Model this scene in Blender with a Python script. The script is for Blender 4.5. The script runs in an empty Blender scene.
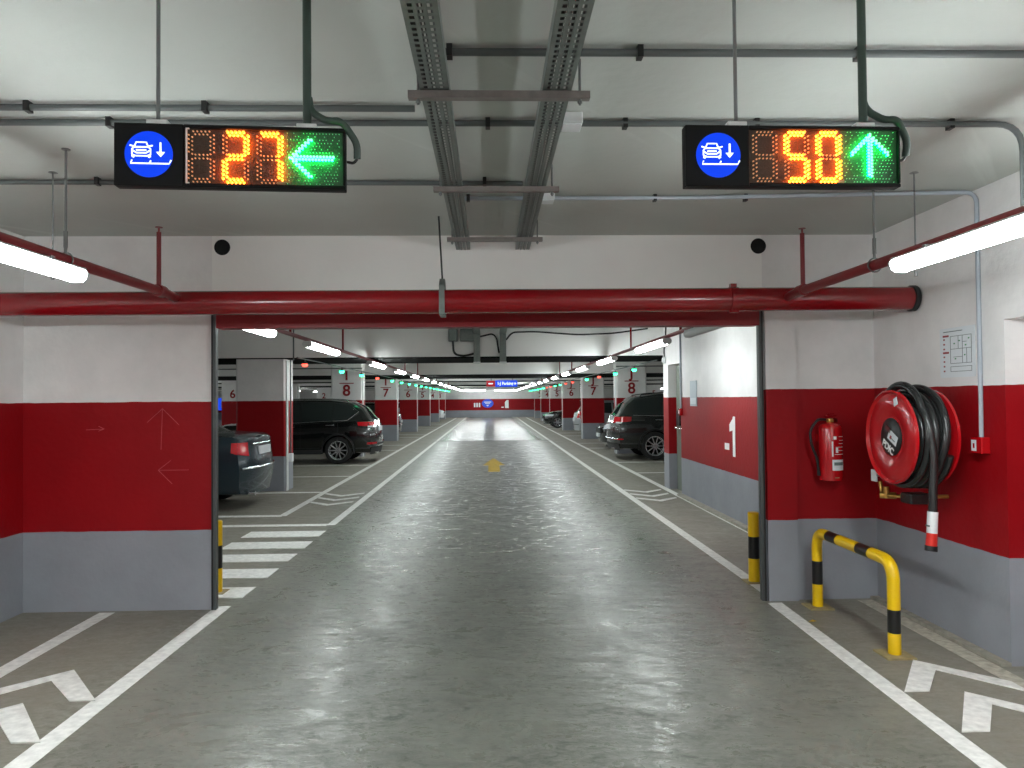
import bpy, math, random
from mathutils import Vector, Matrix
PI = math.pi
R = math.radians
rnd = random.Random(7)
SC = bpy.context.scene
COL = SC.collection

# ------------------------------------------------------------------ colours and materials
def lin(c):
    c = c / 255.0
    return c / 12.92 if c <= 0.04045 else ((c + 0.055) / 1.055) ** 2.4
def rgb(r, g, b): return (lin(r), lin(g), lin(b), 1.0)
MATS = {}
def mat(name, col, rough=0.5, metal=0.0, emit=None, estr=0.0, bump=0.0, bscale=40.0, var=0.0, vscale=6.0, coat=0.0, spec=0.5):
    if name in MATS: return MATS[name]
    m = bpy.data.materials.new(name); m.use_nodes = True
    nt = m.node_tree; b = nt.nodes['Principled BSDF']
    b.inputs['Base Color'].default_value = col
    b.inputs['Roughness'].default_value = rough
    b.inputs['Metallic'].default_value = metal
    b.inputs['Specular IOR Level'].default_value = spec
    if coat: b.inputs['Coat Weight'].default_value = coat; b.inputs['Coat Roughness'].default_value = 0.05
    if emit:
        b.inputs['Emission Color'].default_value = emit
        b.inputs['Emission Strength'].default_value = estr
    if bump or var:
        geo = nt.nodes.new('ShaderNodeNewGeometry')
        if bump:
            n = nt.nodes.new('ShaderNodeTexNoise'); n.inputs['Scale'].default_value = bscale; n.inputs['Detail'].default_value = 4
            nt.links.new(geo.outputs['Position'], n.inputs['Vector'])
            bp = nt.nodes.new('ShaderNodeBump'); bp.inputs['Strength'].default_value = bump; bp.inputs['Distance'].default_value = 0.01
            nt.links.new(n.outputs['Fac'], bp.inputs['Height']); nt.links.new(bp.outputs['Normal'], b.inputs['Normal'])
        if var:
            n = nt.nodes.new('ShaderNodeTexNoise'); n.inputs['Scale'].default_value = vscale; n.inputs['Detail'].default_value = 5
            nt.links.new(geo.outputs['Position'], n.inputs['Vector'])
            mr = nt.nodes.new('ShaderNodeMapRange'); mr.inputs[1].default_value = 0.3; mr.inputs[2].default_value = 0.7
            mr.inputs[3].default_value = 1 - var; mr.inputs[4].default_value = 1 + var
            nt.links.new(n.outputs['Fac'], mr.inputs[0])
            mx = nt.nodes.new('ShaderNodeMix'); mx.data_type = 'RGBA'; mx.blend_type = 'MULTIPLY'; mx.inputs[0].default_value = 1
            mx.inputs[6].default_value = col
            nt.links.new(mr.outputs[0], mx.inputs[7]); nt.links.new(mx.outputs[2], b.inputs['Base Color'])
    MATS[name] = m
    return m

WHITE = rgb(230, 228, 227); RED = rgb(146, 8, 18); GREY = rgb(147, 150, 157)
def wall_paint(name, z1, z2, red=RED, white=WHITE, grey=GREY):
    """white above z2, red between z1 and z2, grey below z1 - three coats of paint on plaster"""
    if name in MATS: return MATS[name]
    m = bpy.data.materials.new(name); m.use_nodes = True
    nt = m.node_tree; N = nt.nodes; L = nt.links; b = N['Principled BSDF']
    geo = N.new('ShaderNodeNewGeometry'); sep = N.new('ShaderNodeSeparateXYZ'); L.new(geo.outputs['Position'], sep.inputs[0])
    wob = N.new('ShaderNodeTexNoise'); wob.inputs['Scale'].default_value = 7; L.new(geo.outputs['Position'], wob.inputs['Vector'])
    w = N.new('ShaderNodeMath'); w.operation = 'MULTIPLY_ADD'; w.inputs[1].default_value = 0.012; L.new(wob.outputs['Fac'], w.inputs[0]); L.new(sep.outputs['Z'], w.inputs[2])
    def step(z):
        s = N.new('ShaderNodeMath'); s.operation = 'GREATER_THAN'; s.inputs[1].default_value = z + 0.006; L.new(w.outputs[0], s.inputs[0]); return s
    s1, s2 = step(z1), step(z2)
    def mix(fac, a, c):
        x = N.new('ShaderNodeMix'); x.data_type = 'RGBA'; L.new(fac, x.inputs[0])
        if isinstance(a, tuple): x.inputs[6].default_value = a
        else: L.new(a, x.inputs[6])
        if isinstance(c, tuple): x.inputs[7].default_value = c
        else: L.new(c, x.inputs[7])
        return x.outputs[2]
    c1 = mix(s1.outputs[0], grey, red); c2 = mix(s2.outputs[0], c1, white)
    dirt = N.new('ShaderNodeTexNoise'); dirt.inputs['Scale'].default_value = 1.7; dirt.inputs['Detail'].default_value = 7; dirt.inputs['Roughness'].default_value = .65
    L.new(geo.outputs['Position'], dirt.inputs['Vector'])
    mr = N.new('ShaderNodeMapRange'); mr.inputs[1].default_value = .3; mr.inputs[2].default_value = .75; mr.inputs[3].default_value = 1.04; mr.inputs[4].default_value = .84
    L.new(dirt.outputs['Fac'], mr.inputs[0])
    mu = N.new('ShaderNodeMix'); mu.data_type = 'RGBA'; mu.blend_type = 'MULTIPLY'; mu.inputs[0].default_value = 1
    L.new(c2, mu.inputs[6]); L.new(mr.outputs[0], mu.inputs[7]); L.new(mu.outputs[2], b.inputs['Base Color'])
    b.inputs['Roughness'].default_value = .5
    b.inputs['Specular IOR Level'].default_value = .22
    n2 = N.new('ShaderNodeTexNoise'); n2.inputs['Scale'].default_value = 22; n2.inputs['Detail'].default_value = 5; L.new(geo.outputs['Position'], n2.inputs['Vector'])
    bp = N.new('ShaderNodeBump'); bp.inputs['Strength'].default_value = .25; bp.inputs['Distance'].default_value = .01
    L.new(n2.outputs['Fac'], bp.inputs['Height']); L.new(bp.outputs['Normal'], b.inputs['Normal'])
    MATS[name] = m
    return m

M_left = wall_paint('paint_left', .58, 1.52)
M_right = wall_paint('paint_right', .60, 1.575)
M_hall = wall_paint('paint_hall', .585, 1.52)
M_ceil = mat('ceiling_paint', rgb(186, 190, 185), .8, bump=.3, bscale=14, var=.05, vscale=1.3)
def streaks(m, col):
    nt = m.node_tree; N = nt.nodes; L = nt.links; b = N['Principled BSDF']
    geo = N.new('ShaderNodeNewGeometry'); mp = N.new('ShaderNodeMapping'); mp.inputs['Scale'].default_value = (.30, 5, 1)
    m0 = N.new('ShaderNodeMapping'); m0.inputs['Rotation'].default_value = (0, 0, R(-50)); L.new(geo.outputs['Position'], m0.inputs['Vector']); L.new(m0.outputs[0], mp.inputs['Vector'])
    n = N.new('ShaderNodeTexNoise'); n.inputs['Scale'].default_value = 1.0; n.inputs['Detail'].default_value = 6; L.new(mp.outputs[0], n.inputs['Vector'])
    r = N.new('ShaderNodeMapRange'); r.inputs[1].default_value = .62; r.inputs[2].default_value = .70; r.inputs[3].default_value = 1; r.inputs[4].default_value = 1.13
    L.new(n.outputs['Fac'], r.inputs[0])
    src = b.inputs['Base Color'].links[0].from_socket
    mx = N.new('ShaderNodeMix'); mx.data_type = 'RGBA'; mx.blend_type = 'MULTIPLY'; mx.inputs[0].default_value = 1
    L.new(src, mx.inputs[6]); L.new(r.outputs[0], mx.inputs[7]); L.new(mx.outputs[2], b.inputs['Base Color'])
streaks(M_ceil, None)
M_beam = mat('beam_paint', rgb(236, 235, 232), .7, bump=.2, bscale=12, var=.03, vscale=2)
M_under = mat('dark_underside', rgb(16, 19, 17), .9, var=.2, spec=.05)
M_line = mat('road_paint', rgb(222, 222, 218), .55, var=.16, vscale=22)
M_old = mat('worn_road_paint', rgb(176, 170, 156), .7, var=.25, vscale=26)
M_yel = mat('yellow_road_paint', rgb(196, 160, 40), .6, var=.3, vscale=12)
M_galv = mat('galvanised_steel', rgb(118, 126, 122), .42, .5, var=.1, vscale=30)
M_strut = mat('strut_steel', rgb(122, 115, 112), .4, .4, var=.1, vscale=30)
M_cond = mat('grey_conduit', rgb(84, 89, 89), .45)
M_condL = mat('pale_conduit', rgb(165, 172, 182), .45)
M_dark = mat('black_plastic', rgb(20, 21, 21), .4)
M_rod = mat('threaded_steel_rod', rgb(120, 122, 122), .4, .6)
M_rodD = mat('dark_rod', rgb(50, 52, 50), .5, .3)
M_green = mat('green_grey_corrugated_hose', rgb(44, 62, 54), .5)
M_redpipe = mat('red_enamel_pipe', rgb(130, 7, 17), .25, var=.06, vscale=3, coat=.3)
M_redpipeD = mat('dark_red_branch_pipe', rgb(118, 20, 26), .4)
M_redgloss = mat('red_gloss', rgb(178, 14, 22), .22, coat=.4)
M_lintel = mat('dark_red_steel', rgb(128, 4, 14), .4)
M_case = mat('black_sign_case', rgb(5, 5, 6), .5, spec=.2)
M_face = mat('brown_led_board', rgb(58, 44, 34), .55, bump=.6, bscale=260)
M_faceG = mat('green_led_board', rgb(46, 84, 56), .5, bump=.6, bscale=260)
M_disc = mat('blue_backlit_disc', rgb(0, 10, 60), .5, emit=rgb(0, 66, 245), estr=1.0, spec=.2)
M_icon = mat('white_backlit_icon', rgb(230, 240, 255), .5, emit=rgb(225, 238, 255), estr=1.3)
M_ledO = mat('lit_amber_led', rgb(255, 170, 40), .5, emit=(1.0, .56, .07, 1), estr=1.15)
M_slO = mat('amber_glow_sleeve', rgb(255, 120, 20), .5, emit=(1.0, .17, .01, 1), estr=36.0)  # added emitter behind the amber dots, throws a halo on the board
M_slG = mat('green_glow_sleeve', rgb(40, 255, 120), .5, emit=(.0, 1.0, .18, 1), estr=24.0)
M_ledG = mat('lit_green_led', rgb(120, 255, 200), .5, emit=(.42, 1.0, .72, 1), estr=1.15)
M_ledoff = mat('unlit_amber_led_glow', rgb(235, 180, 130), .3, emit=rgb(255, 190, 130), estr=.25)  # unlit dots, amber and green, get a faint glow in their colour
M_ledoffG = mat('unlit_green_led_glow', rgb(120, 225, 160), .3, emit=rgb(120, 255, 170), estr=.25)
M_yb_y = mat('yellow_enamel', rgb(232, 190, 10), .3, var=.05, vscale=8)
M_yb_k = mat('black_enamel', rgb(24, 24, 24), .3)
M_plate = mat('stained_base_plate', rgb(150, 135, 95), .6, var=.2, vscale=20)
M_rubber = mat('black_rubber_hose', rgb(34, 36, 36), .24)
M_tyre = mat('tyre_rubber', rgb(22, 22, 23), .75)
M_rim = mat('alloy_rim', rgb(190, 192, 196), .25, .8)
M_chrome = mat('chrome', rgb(225, 228, 232), .12, 1.0)
M_glass = mat('dark_car_glass', rgb(26, 34, 34), .06, spec=.8)
M_tail = mat('red_tail_lamp', rgb(185, 16, 28), .12, coat=.6)
M_head = mat('headlamp_lens', rgb(215, 222, 228), .12, coat=.5)
M_numpl = mat('white_number_plate', rgb(215, 218, 222), .35)
M_trim = mat('black_car_trim', rgb(26, 27, 28), .55)
M_white = mat('white_plastic', rgb(225, 228, 230), .4)
M_brass = mat('brass', rgb(190, 150, 80), .3, .9)
M_text = mat('dark_red_lettering', rgb(140, 18, 26), .6)
M_wtext = mat('white_lettering', rgb(228, 228, 226), .6)
M_paper = mat('paper', rgb(218, 224, 228), .5)
M_ink = mat('grey_print', rgb(105, 120, 118), .6)
M_inkR = mat('red_print', rgb(150, 60, 66), .6)
M_chalk = mat('chalk', rgb(188, 84, 88), .9)
M_door = mat('grey_green_door', rgb(110, 118, 108), .5)
M_steelD = mat('door_guide_steel', rgb(84, 88, 88), .45, .3)
M_hole = mat('hole_black', rgb(8, 8, 8), .9)
M_lampF = mat('lit_front_lamp_diffuser', rgb(240, 245, 250), .4, emit=(.93, 1.0, 1.0, 1), estr=82.0)
M_lampbody = mat('lamp_housing', rgb(205, 208, 208), .5)
M_lamp = mat('lit_lamp_diffuser', rgb(240, 245, 250), .4, emit=(.93, 1.0, 1.0, 1), estr=50.0)
M_sensG = mat('green_bay_light', rgb(40, 230, 130), .4, emit=(.03, 1.0, .35, 1), estr=12.0)
M_sensR = mat('red_bay_light', rgb(240, 70, 60), .4, emit=(1.0, .08, .05, 1), estr=4.0)
M_signblue = mat('blue_lit_sign', rgb(20, 50, 150), .4, emit=rgb(20, 60, 190), estr=1.6)
M_signred = mat('red_lit_sign', rgb(180, 30, 40), .4, emit=rgb(200, 30, 40), estr=.35)
M_skirt = mat('concrete_kerb', rgb(150, 146, 134), .8, var=.2, vscale=15)
M_guard = mat('white_corner_guard', rgb(205, 208, 208), .5, var=.06)

def floor_mat():
    m = bpy.data.materials.new('polished_concrete'); m.use_nodes = True
    nt = m.node_tree; N = nt.nodes; L = nt.links; b = N['Principled BSDF']
    geo = N.new('ShaderNodeNewGeometry'); sep = N.new('ShaderNodeSeparateXYZ'); L.new(geo.outputs['Position'], sep.inputs[0])
    def noise(scale, det=6, rough=.6, vec=None, dist=0):
        n = N.new('ShaderNodeTexNoise'); n.inputs['Scale'].default_value = scale; n.inputs['Detail'].default_value = det
        n.inputs['Roughness'].default_value = rough; n.inputs['Distortion'].default_value = dist
        L.new(vec if vec else geo.outputs['Position'], n.inputs['Vector']); return n
    def ramp(src, a, c, lo, hi):
        r = N.new('ShaderNodeMapRange'); r.inputs[1].default_value = a; r.inputs[2].default_value = c; r.inputs[3].default_value = lo; r.inputs[4].default_value = hi
        L.new(src, r.inputs[0]); return r.outputs[0]
    def math_(op, a, c):
        n = N.new('ShaderNodeMath'); n.operation = op
        for i, v in enumerate((a, c)):
            if isinstance(v, (int, float)): n.inputs[i].default_value = v
            else: L.new(v, n.inputs[i])
        return n.outputs[0]
    # traffic-polished lane against the dull borders
    ax = math_('ABSOLUTE', sep.outputs['X'], 0)
    edge = ramp(ax, 1.7, 2.3, 1, 0)
    big = noise(.55, 5, .6)
    mid = noise(2.6, 7, .68, dist=1.0)
    smear = N.new('ShaderNodeMapping'); smear.inputs['Scale'].default_value = (1.5, 2.3, 1); smear.inputs['Rotation'].default_value = (0, 0, .35)
    L.new(geo.outputs['Position'], smear.inputs['Vector'])
    sm = noise(2.2, 9, .72, smear.outputs[0], 1.4)
    fine = noise(38, 4, .6)
    f1 = ramp(big.outputs['Fac'], .3, .7, .86, 1.1)
    f2 = ramp(mid.outputs['Fac'], .35, .7, .92, 1.08)
    f3 = ramp(sm.outputs['Fac'], .50, .66, 1.05, .72)
    sm2 = noise(9.0, 10, .78, smear.outputs[0], .6)
    msk = ramp(mid.outputs['Fac'], .40, .56, 0, 1)
    f5 = ramp(sm2.outputs['Fac'], .44, .60, 0, .52)
    f3 = math_('SUBTRACT', f3, math_('MULTIPLY', f5, msk))
    f3m = math_('ADD', math_('MULTIPLY', math_('SUBTRACT', f3, 1), edge), 1)
    f4 = ramp(fine.outputs['Fac'], .3, .7, .93, 1.07)
    tot = math_('MULTIPLY', math_('MULTIPLY', f1, f2), math_('MULTIPLY', f3m, f4))
    base = N.new('ShaderNodeMix'); base.data_type = 'RGBA'; L.new(edge, base.inputs[0])
    base.inputs[6].default_value = rgb(130, 126, 115); base.inputs[7].default_value = rgb(116, 118, 109)
    mu = N.new('ShaderNodeMix'); mu.data_type = 'RGBA'; mu.blend_type = 'MULTIPLY'; mu.inputs[0].default_value = 1
    L.new(base.outputs[2], mu.inputs[6]); L.new(tot, mu.inputs[7]); L.new(mu.outputs[2], b.inputs['Base Color'])
    ro = math_('ADD', ramp(sm.outputs['Fac'], .35, .7, .20, .42), math_('MULTIPLY', math_('MULTIPLY', f5, msk), .35))
    far = ramp(sep.outputs['Y'], 27.0, 27.1, 0, .13)
    ro2 = math_('SUBTRACT', math_('ADD', ro, math_('MULTIPLY', math_('SUBTRACT', 1, edge), .22)), math_('MULTIPLY', far, edge))
    L.new(ro2, b.inputs['Roughness'])
    b.inputs['Specular IOR Level'].default_value = .6
    wv = N.new('ShaderNodeMapping'); wv.inputs['Scale'].default_value = (1.0, 2.4, 1); L.new(geo.outputs['Position'], wv.inputs['Vector'])
    w1 = noise(2.4, 5, .62, wv.outputs[0])
    bp = N.new('ShaderNodeBump'); bp.inputs['Strength'].default_value = .30; bp.inputs['Distance'].default_value = .03
    L.new(w1.outputs['Fac'], bp.inputs['Height'])
    bp2 = N.new('ShaderNodeBump'); bp2.inputs['Strength'].default_value = .12; bp2.inputs['Distance'].default_value = .004
    L.new(fine.outputs['Fac'], bp2.inputs['Height']); L.new(bp.outputs['Normal'], bp2.inputs['Normal'])
    L.new(bp2.outputs['Normal'], b.inputs['Normal'])
    return m
M_floor = floor_mat()

# ------------------------------------------------------------------ mesh helpers
class MB:
    def __init__(s): s.v = []; s.f = []
    def add(s, vs, fs):
        o = len(s.v); s.v += [tuple(p) for p in vs]; s.f += [tuple(i + o for i in f) for f in fs]; return s
    def box(s, x0, x1, y0, y1, z0, z1, mtx=None):
        vs = [Vector((x, y, z)) for z in (z0, z1) for y in (y0, y1) for x in (x0, x1)]
        if mtx: vs = [mtx @ v for v in vs]
        return s.add(vs, [(0, 2, 3, 1), (4, 5, 7, 6), (0, 1, 5, 4), (2, 6, 7, 3), (0, 4, 6, 2), (1, 3, 7, 5)])
    def prism(s, pts, axis, a0, a1):
        """extrude a 2D outline; axis x: pts=(y,z), y: pts=(x,z), z: pts=(x,y)"""
        def P(p, a): return (a, p[0], p[1]) if axis == 'x' else (p[0], a, p[1]) if axis == 'y' else (p[0], p[1], a)
        n = len(pts)
        vs = [P(p, a0) for p in pts] + [P(p, a1) for p in pts]
        fs = [tuple(range(n)), tuple(range(2 * n - 1, n - 1, -1))] + [(i, i + n, (i + 1) % n + n, (i + 1) % n) for i in range(n)]
        return s.add(vs, fs)
    def tube(s, pts, r, n=10, cap=True, rs=None):
        pts = [Vector(p) for p in pts]; m = len(pts); rings = []; prev = None
        for i, p in enumerate(pts):
            t = (pts[min(i + 1, m - 1)] - pts[max(i - 1, 0)]).normalized()
            if prev is None: u = t.orthogonal().normalized()
            else:
                u = prev - t * prev.dot(t); u = u.normalized() if u.length > 1e-6 else t.orthogonal().normalized()
            prev = u; w = t.cross(u); rr = rs[i] if rs else r
            rings.append([p + (u * math.cos(2 * PI * k / n) + w * math.sin(2 * PI * k / n)) * rr for k in range(n)])
        vs = [v for g in rings for v in g]; fs = []
        for i in range(m - 1):
            for k in range(n):
                fs.append((i * n + k, i * n + (k + 1) % n, (i + 1) * n + (k + 1) % n, (i + 1) * n + k))
        if cap: fs += [tuple(range(n - 1, -1, -1)), tuple(range((m - 1) * n, m * n))]
        return s.add(vs, fs)
    def lathe(s, prof, c, axis='z', n=32, cap=True):
        """prof = (radius, height) list turned about an axis through c"""
        c = Vector(c); vs = []
        for r, h in prof:
            for k in range(n):
                a = 2 * PI * k / n; x, y = r * math.cos(a), r * math.sin(a)
                vs.append(c + (Vector((x, y, h)) if axis == 'z' else Vector((h, x, y)) if axis == 'x' else Vector((y, h, x))))
        fs = []
        for i in range(len(prof) - 1):
            for k in range(n):
                fs.append((i * n + k, i * n + (k + 1) % n, (i + 1) * n + (k + 1) % n, (i + 1) * n + k))
        if cap and prof[0][0] > 0: fs.append(tuple(range(n - 1, -1, -1)))
        if cap and prof[-1][0] > 0: fs.append(tuple(range((len(prof) - 1) * n, len(prof) * n)))
        return s.add(vs, fs)
    def build(s, name, m, parent=None, smooth=None, bevel=0, loc=None, rot=None, weld=False):
        me = bpy.data.meshes.new(name); me.from_pydata(s.v, [], s.f); me.validate(); me.update()
        o = bpy.data.objects.new(name, me); COL.objects.link(o); me.materials.append(m)
        import bmesh
        bm = bmesh.new(); bm.from_mesh(me)
        if weld: bmesh.ops.remove_doubles(bm, verts=bm.verts[:], dist=.0004)
        bmesh.ops.recalc_face_normals(bm, faces=bm.faces[:]); bm.to_mesh(me); bm.free()
        if smooth:
            for p in me.polygons: p.use_smooth = True
            try: me.set_sharp_from_angle(angle=R(smooth))
            except Exception: pass
        if bevel:
            b = o.modifiers.new('bevel', 'BEVEL'); b.width = bevel; b.segments = 2; b.limit_method = 'ANGLE'; b.angle_limit = R(50)
        if parent: o.parent = parent
        if loc: o.location = loc
        if rot: o.rotation_euler = rot
        return o
def box(name, m, x0, x1, y0, y1, z0, z1, parent=None, bevel=0): return MB().box(x0, x1, y0, y1, z0, z1).build(name, m, parent, bevel=bevel)
def arc(c, r, a0, a1, u, w, n=8):
    c, u, w = Vector(c), Vector(u), Vector(w)
    return [c + u * (r * math.cos(a0 + (a1 - a0) * i / n)) + w * (r * math.sin(a0 + (a1 - a0) * i / n)) for i in range(n + 1)]
def bend(pts, r, n=6):
    """round the corners of a polyline"""
    pts = [Vector(p) for p in pts]; out = [pts[0]]
    for i in range(1, len(pts) - 1):
        a, p, c = pts[i - 1], pts[i], pts[i + 1]
        d1, d2 = (a - p).normalized(), (c - p).normalized()
        q = min(r, (a - p).length * .49, (c - p).length * .49)
        p1, p2 = p + d1 * q, p + d2 * q
        for k in range(n + 1):
            t = k / n; out.append(p1 * (1 - t) ** 2 + p * 2 * t * (1 - t) + p2 * t * t)
    out.append(pts[-1]); return out
def empty(name, label, cat, loc=(0, 0, 0), rz=0, group=None):
    o = bpy.data.objects.new(name, None); COL.objects.link(o); o.empty_display_size = .1
    o.location = loc; o.rotation_euler = (0, 0, rz)
    return tag(o, label, cat, group)
def tag(o, label=None, cat=None, group=None, kind=None):
    if label: o['label'] = label
    if cat: o['category'] = cat
    if group: o['group'] = group
    if kind: o['kind'] = kind
    return o
def struct(o, label=None): return tag(o, label, None, None, 'structure')
def copy_tree(o, parent=None):
    c = o.copy(); COL.objects.link(c); c.parent = parent
    for ch in list(o.children): copy_tree(ch, c)
    return c
def text(name, s, size, loc, rot, m, parent=None, depth=.001, bold=0.0, sx=1.0):
    cu = bpy.data.curves.new(name, 'FONT'); cu.body = s; cu.size = size; cu.extrude = depth; cu.offset = bold
    cu.align_x = 'CENTER'; cu.align_y = 'CENTER'
    t = bpy.data.objects.new(name, cu)
    me = bpy.data.meshes.new_from_object(t); bpy.data.objects.remove(t); bpy.data.curves.remove(cu)
    me.materials.clear(); me.materials.append(m)
    o = bpy.data.objects.new(name, me); COL.objects.link(o)
    o.location = loc; o.rotation_euler = rot; o.scale = (sx, 1, 1)
    if parent: o.parent = parent
    return o
FRONT = (PI / 2, 0, 0)            # text that faces the viewer down the lane
ON_RIGHT = (PI / 2, 0, -PI / 2)   # text on a wall to the right of the lane

# ------------------------------------------------------------------ the setting
H = 2.74; WY = 5.5
fl = struct(box('floor', M_floor, -27, 27, -9, 63, -.15, 0), 'grey polished concrete car park floor')
pz = [0.0]
def paint(name, pts, m, label=None):
    pz[0] += .00012
    o = MB().prism(pts, 'z', .0006, .0018 + pz[0]).build(name, m, fl)
    if label: o['label'] = label
    return o
def line(x0, x1, y0, y1, m=M_line, label=None): return paint('painted_line', [(x0, y0), (x1, y0), (x1, y1), (x0, y1)], m, label)
line(-2.04, -1.93, -6, 5.58); paint('painted_line', [(1.88, -3), (1.98, -3), (2.135, 5.42), (2.03, 5.42)], M_line)
line(-2.83, -2.72, -6, 5.46); line(2.72, 2.83, -6, 5.46, M_old, 'worn painted line beside the right wall')
line(-2.0, -1.90, 9.12, 60); line(-2.80, -2.70, 9.88, 60)
line(2.09, 2.19, 5.62, 60); line(2.86, 2.96, 8.0, 60)
line(-7.5, -2.0, 9.06, 9.20); line(-7.5, -2.75, 9.82, 9.96)
for y in (14.9, 17.4, 22.4, 24.9, 29.9, 32.4, 37.4, 39.9, 44.9, 47.4):
    line(-8.0, -2.80, y - .05, y + .05); line(2.96, 8.0, y - .05, y + .05)
line(-8.0, -2.80, 12.3, 12.4)
for y0, y1 in ((8.34, 8.70), (7.70, 8.06), (7.08, 7.42), (6.44, 6.78), (5.80, 6.12)):
    paint('crossing_bar', [(-2.78, y0), (-1.92, y0), (-1.92, y1), (-2.78, y1)], M_line)
def chevron(cx, ya, hw, run, th, up=1, m=M_line):
    """a bent painted arrow-head whose tip is at (cx, ya)"""
    d = run * up
    pts = [(cx, ya), (cx + hw, ya - d), (cx + hw, ya - d - th * up), (cx, ya - th * up), (cx - hw, ya - d - th * up), (cx - hw, ya - d)]
    return paint('painted_chevron', pts, m)
for s, cx, ys in ((1, 2.41, (4.20, 3.74, 3.28, 2.82)), (-1, -2.37, (4.30, 3.84, 3.38, 2.92))):
    for y in ys:
        # the arm beside the lane is broad, the other one slim
        x_in, x_out = (cx - .30, cx + .33) if s > 0 else (cx + .35, cx - .33)
        paint('painted_chevron', [(cx, y), (x_in, y - .44), (x_in + .13 * s, y - .44), (cx + .04 * s, y - .15), (x_out, y - .48), (x_out, y - .34)], M_line)
for s in (1, -1):
    for y in (12.2, 11.7, 11.2):
        x0, x1, xm = s * 2.20 if s > 0 else -2.68, s * 2.80 if s > 0 else -2.06, (2.5 if s > 0 else -2.37)
        paint('painted_chevron', [(x0, y), (xm, y - .28), (x1, y), (x1, y - .1), (xm, y - .42), (x0, y - .1)], M_line)
paint('painted_arrow', [(-.05, 15.5), (.2, 15.5), (.2, 17.0), (.32, 17.0), (.075, 19.0), (-.17, 17.0), (-.05, 17.0)], M_yel, 'small worn yellow arrow in the middle of the lane')
box('expansion_joint', M_dark, -2.0, 2.2, 26.9, 27.12, .0006, .004, fl)
struct(box('ceiling', M_ceil, -27, 27, -9, 63, H, H + .2), 'flat off-white concrete ceiling')

# front room: back wall with the drive-through opening
wl = struct(MB().prism([(-3.6, WY), (-2.04, WY), (-2.15, WY + .22), (-3.6, WY + .22)], 'z', 0, H).build('wall_left_front', M_left), 'wall left of the opening painted white, red and grey')
wr = struct(MB().prism([(2.055, WY), (3.1, WY), (3.1, WY + .22), (2.16, WY + .22)], 'z', 0, H).build('wall_right_front', M_right), 'wall right of the opening painted white, red and grey')
box('pier', M_right, 2.06, 2.285, WY - .035, WY - .0005, 0, 2.2, wr)
wt = struct(MB().prism([(-2.04, WY), (2.055, WY), (2.16, WY + .22), (-2.15, WY + .22)], 'z', 2.18, H).build('wall_top', M_beam), 'white beam over the drive-through opening')
# lintel of the shutter opening
struct(box('trim_1', M_lintel, -2.0, 2.02, WY - .03, WY + .1, 2.055, 2.179), 'dark red steel lintel over the opening')
for i, (x0, s) in enumerate(((-2.037, 1), (2.046, -1))):
    g = MB().box(min(x0, x0 + .03 * s), max(x0, x0 + .03 * s), WY - .02, WY + .03, 0, 2.2).build('trim_%d' % (2 + i), M_steelD)
    struct(g, ('left', 'right')[i] + ' steel guide at the side of the opening')
    xk = x0 + .012 * s
    box('gap_strip', M_dark, min(xk, x0), max(xk, x0), WY - .026, WY - .0205, 0, 2.2, g)  # black strip drawn for the dark gap beside the guide
struct(box('wall_left', M_left, -3.6, -3.4, -9, WY, 0, H), 'left side wall painted white, red and grey')
# right side wall with a doorway niche
YN = 4.08
w = MB().box(2.9, 3.3, YN, WY, 0, H).box(2.9, 3.3, -9, YN, 1.945, H).box(3.16, 3.3, 1.2, YN, 0, 1.945).box(2.9, 3.3, -9, 1.2, 0, 1.945)
struct(w.build('wall_right', M_right), 'right side wall with a recess, painted white, red and grey')
struct(box('baseboard_right', M_skirt, 2.84, 2.9, YN, WY, 0, .02), 'rough concrete edge at the foot of the right wall')
struct(box('wall_back', M_hall, -3.6, 3.3, -9, -8.8, 0, H))
# black discs on the beam stand for the dark inside two holes
for x, z, lb in ((-1.965, 2.69, 'left'), (2.03, 2.685, 'right')):
    z = 2.655
    o = MB().lathe([(.0, -.004), (.05, -.004), (.058, -.006), (.058, .0), (.05, .0)], (x, WY - .0005, z), 'y', 28).build('hole_disc', M_hole, None, 40)
    tag(o, 'round black disc for the dark of a pipe opening high in the white wall, %s of the lane' % lb, 'pipe opening', 'pipe openings above the driveway')

# hall walls
struct(box('wall_far', M_hall, -27, 27, 62, 62.3, 0, H), 'far end wall painted white, red and grey')
struct(box('wall_side_left', M_hall, -27, -26.7, WY, 62, 0, H)); struct(box('wall_side_right', M_hall, 26.7, 27, WY, 62, 0, H))
struct(box('wall_front_left', M_hall, -27, -3.6, WY, WY + .22, 0, H))
wh = MB().box(2.97, 3.5, WY + .22, 11.45, 0, H).box(2.97, 3.5, 11.45, 12.25, 2.06, H).box(3.14, 3.5, 11.45, 12.25, 0, 2.06).box(2.97, 3.5, 12.25, 12.59, 0, H)
whall = struct(wh.build('wall_hall_right', M_hall), 'wall inside the hall on the right painted with a level number')
struct(box('baseboard_hall', M_skirt, 2.88, 2.97, WY + .22, 11.4, 0, .03), 'concrete kerb along the hall wall')
struct(box('wall_front_right', M_hall, 3.5, 26.7, 12.3, 12.6, 0, H))
dr = struct(box('door_1', M_door, 3.1, 3.139, 11.47, 12.23, 0, 2.04), 'grey green door in the hall wall')
h = MB().tube([(3.03, 11.56, 1.02), (3.03, 12.14, 1.02)], .013).box(3.03, 3.1, 11.56, 11.59, 1.0, 1.04).box(3.03, 3.1, 12.11, 12.14, 1.0, 1.04)
h.build('door_handle', M_chrome, dr, 40)
box('door_closer', M_dark, 3.06, 3.1, 11.9, 12.1, 1.06, 1.3, dr)
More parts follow.
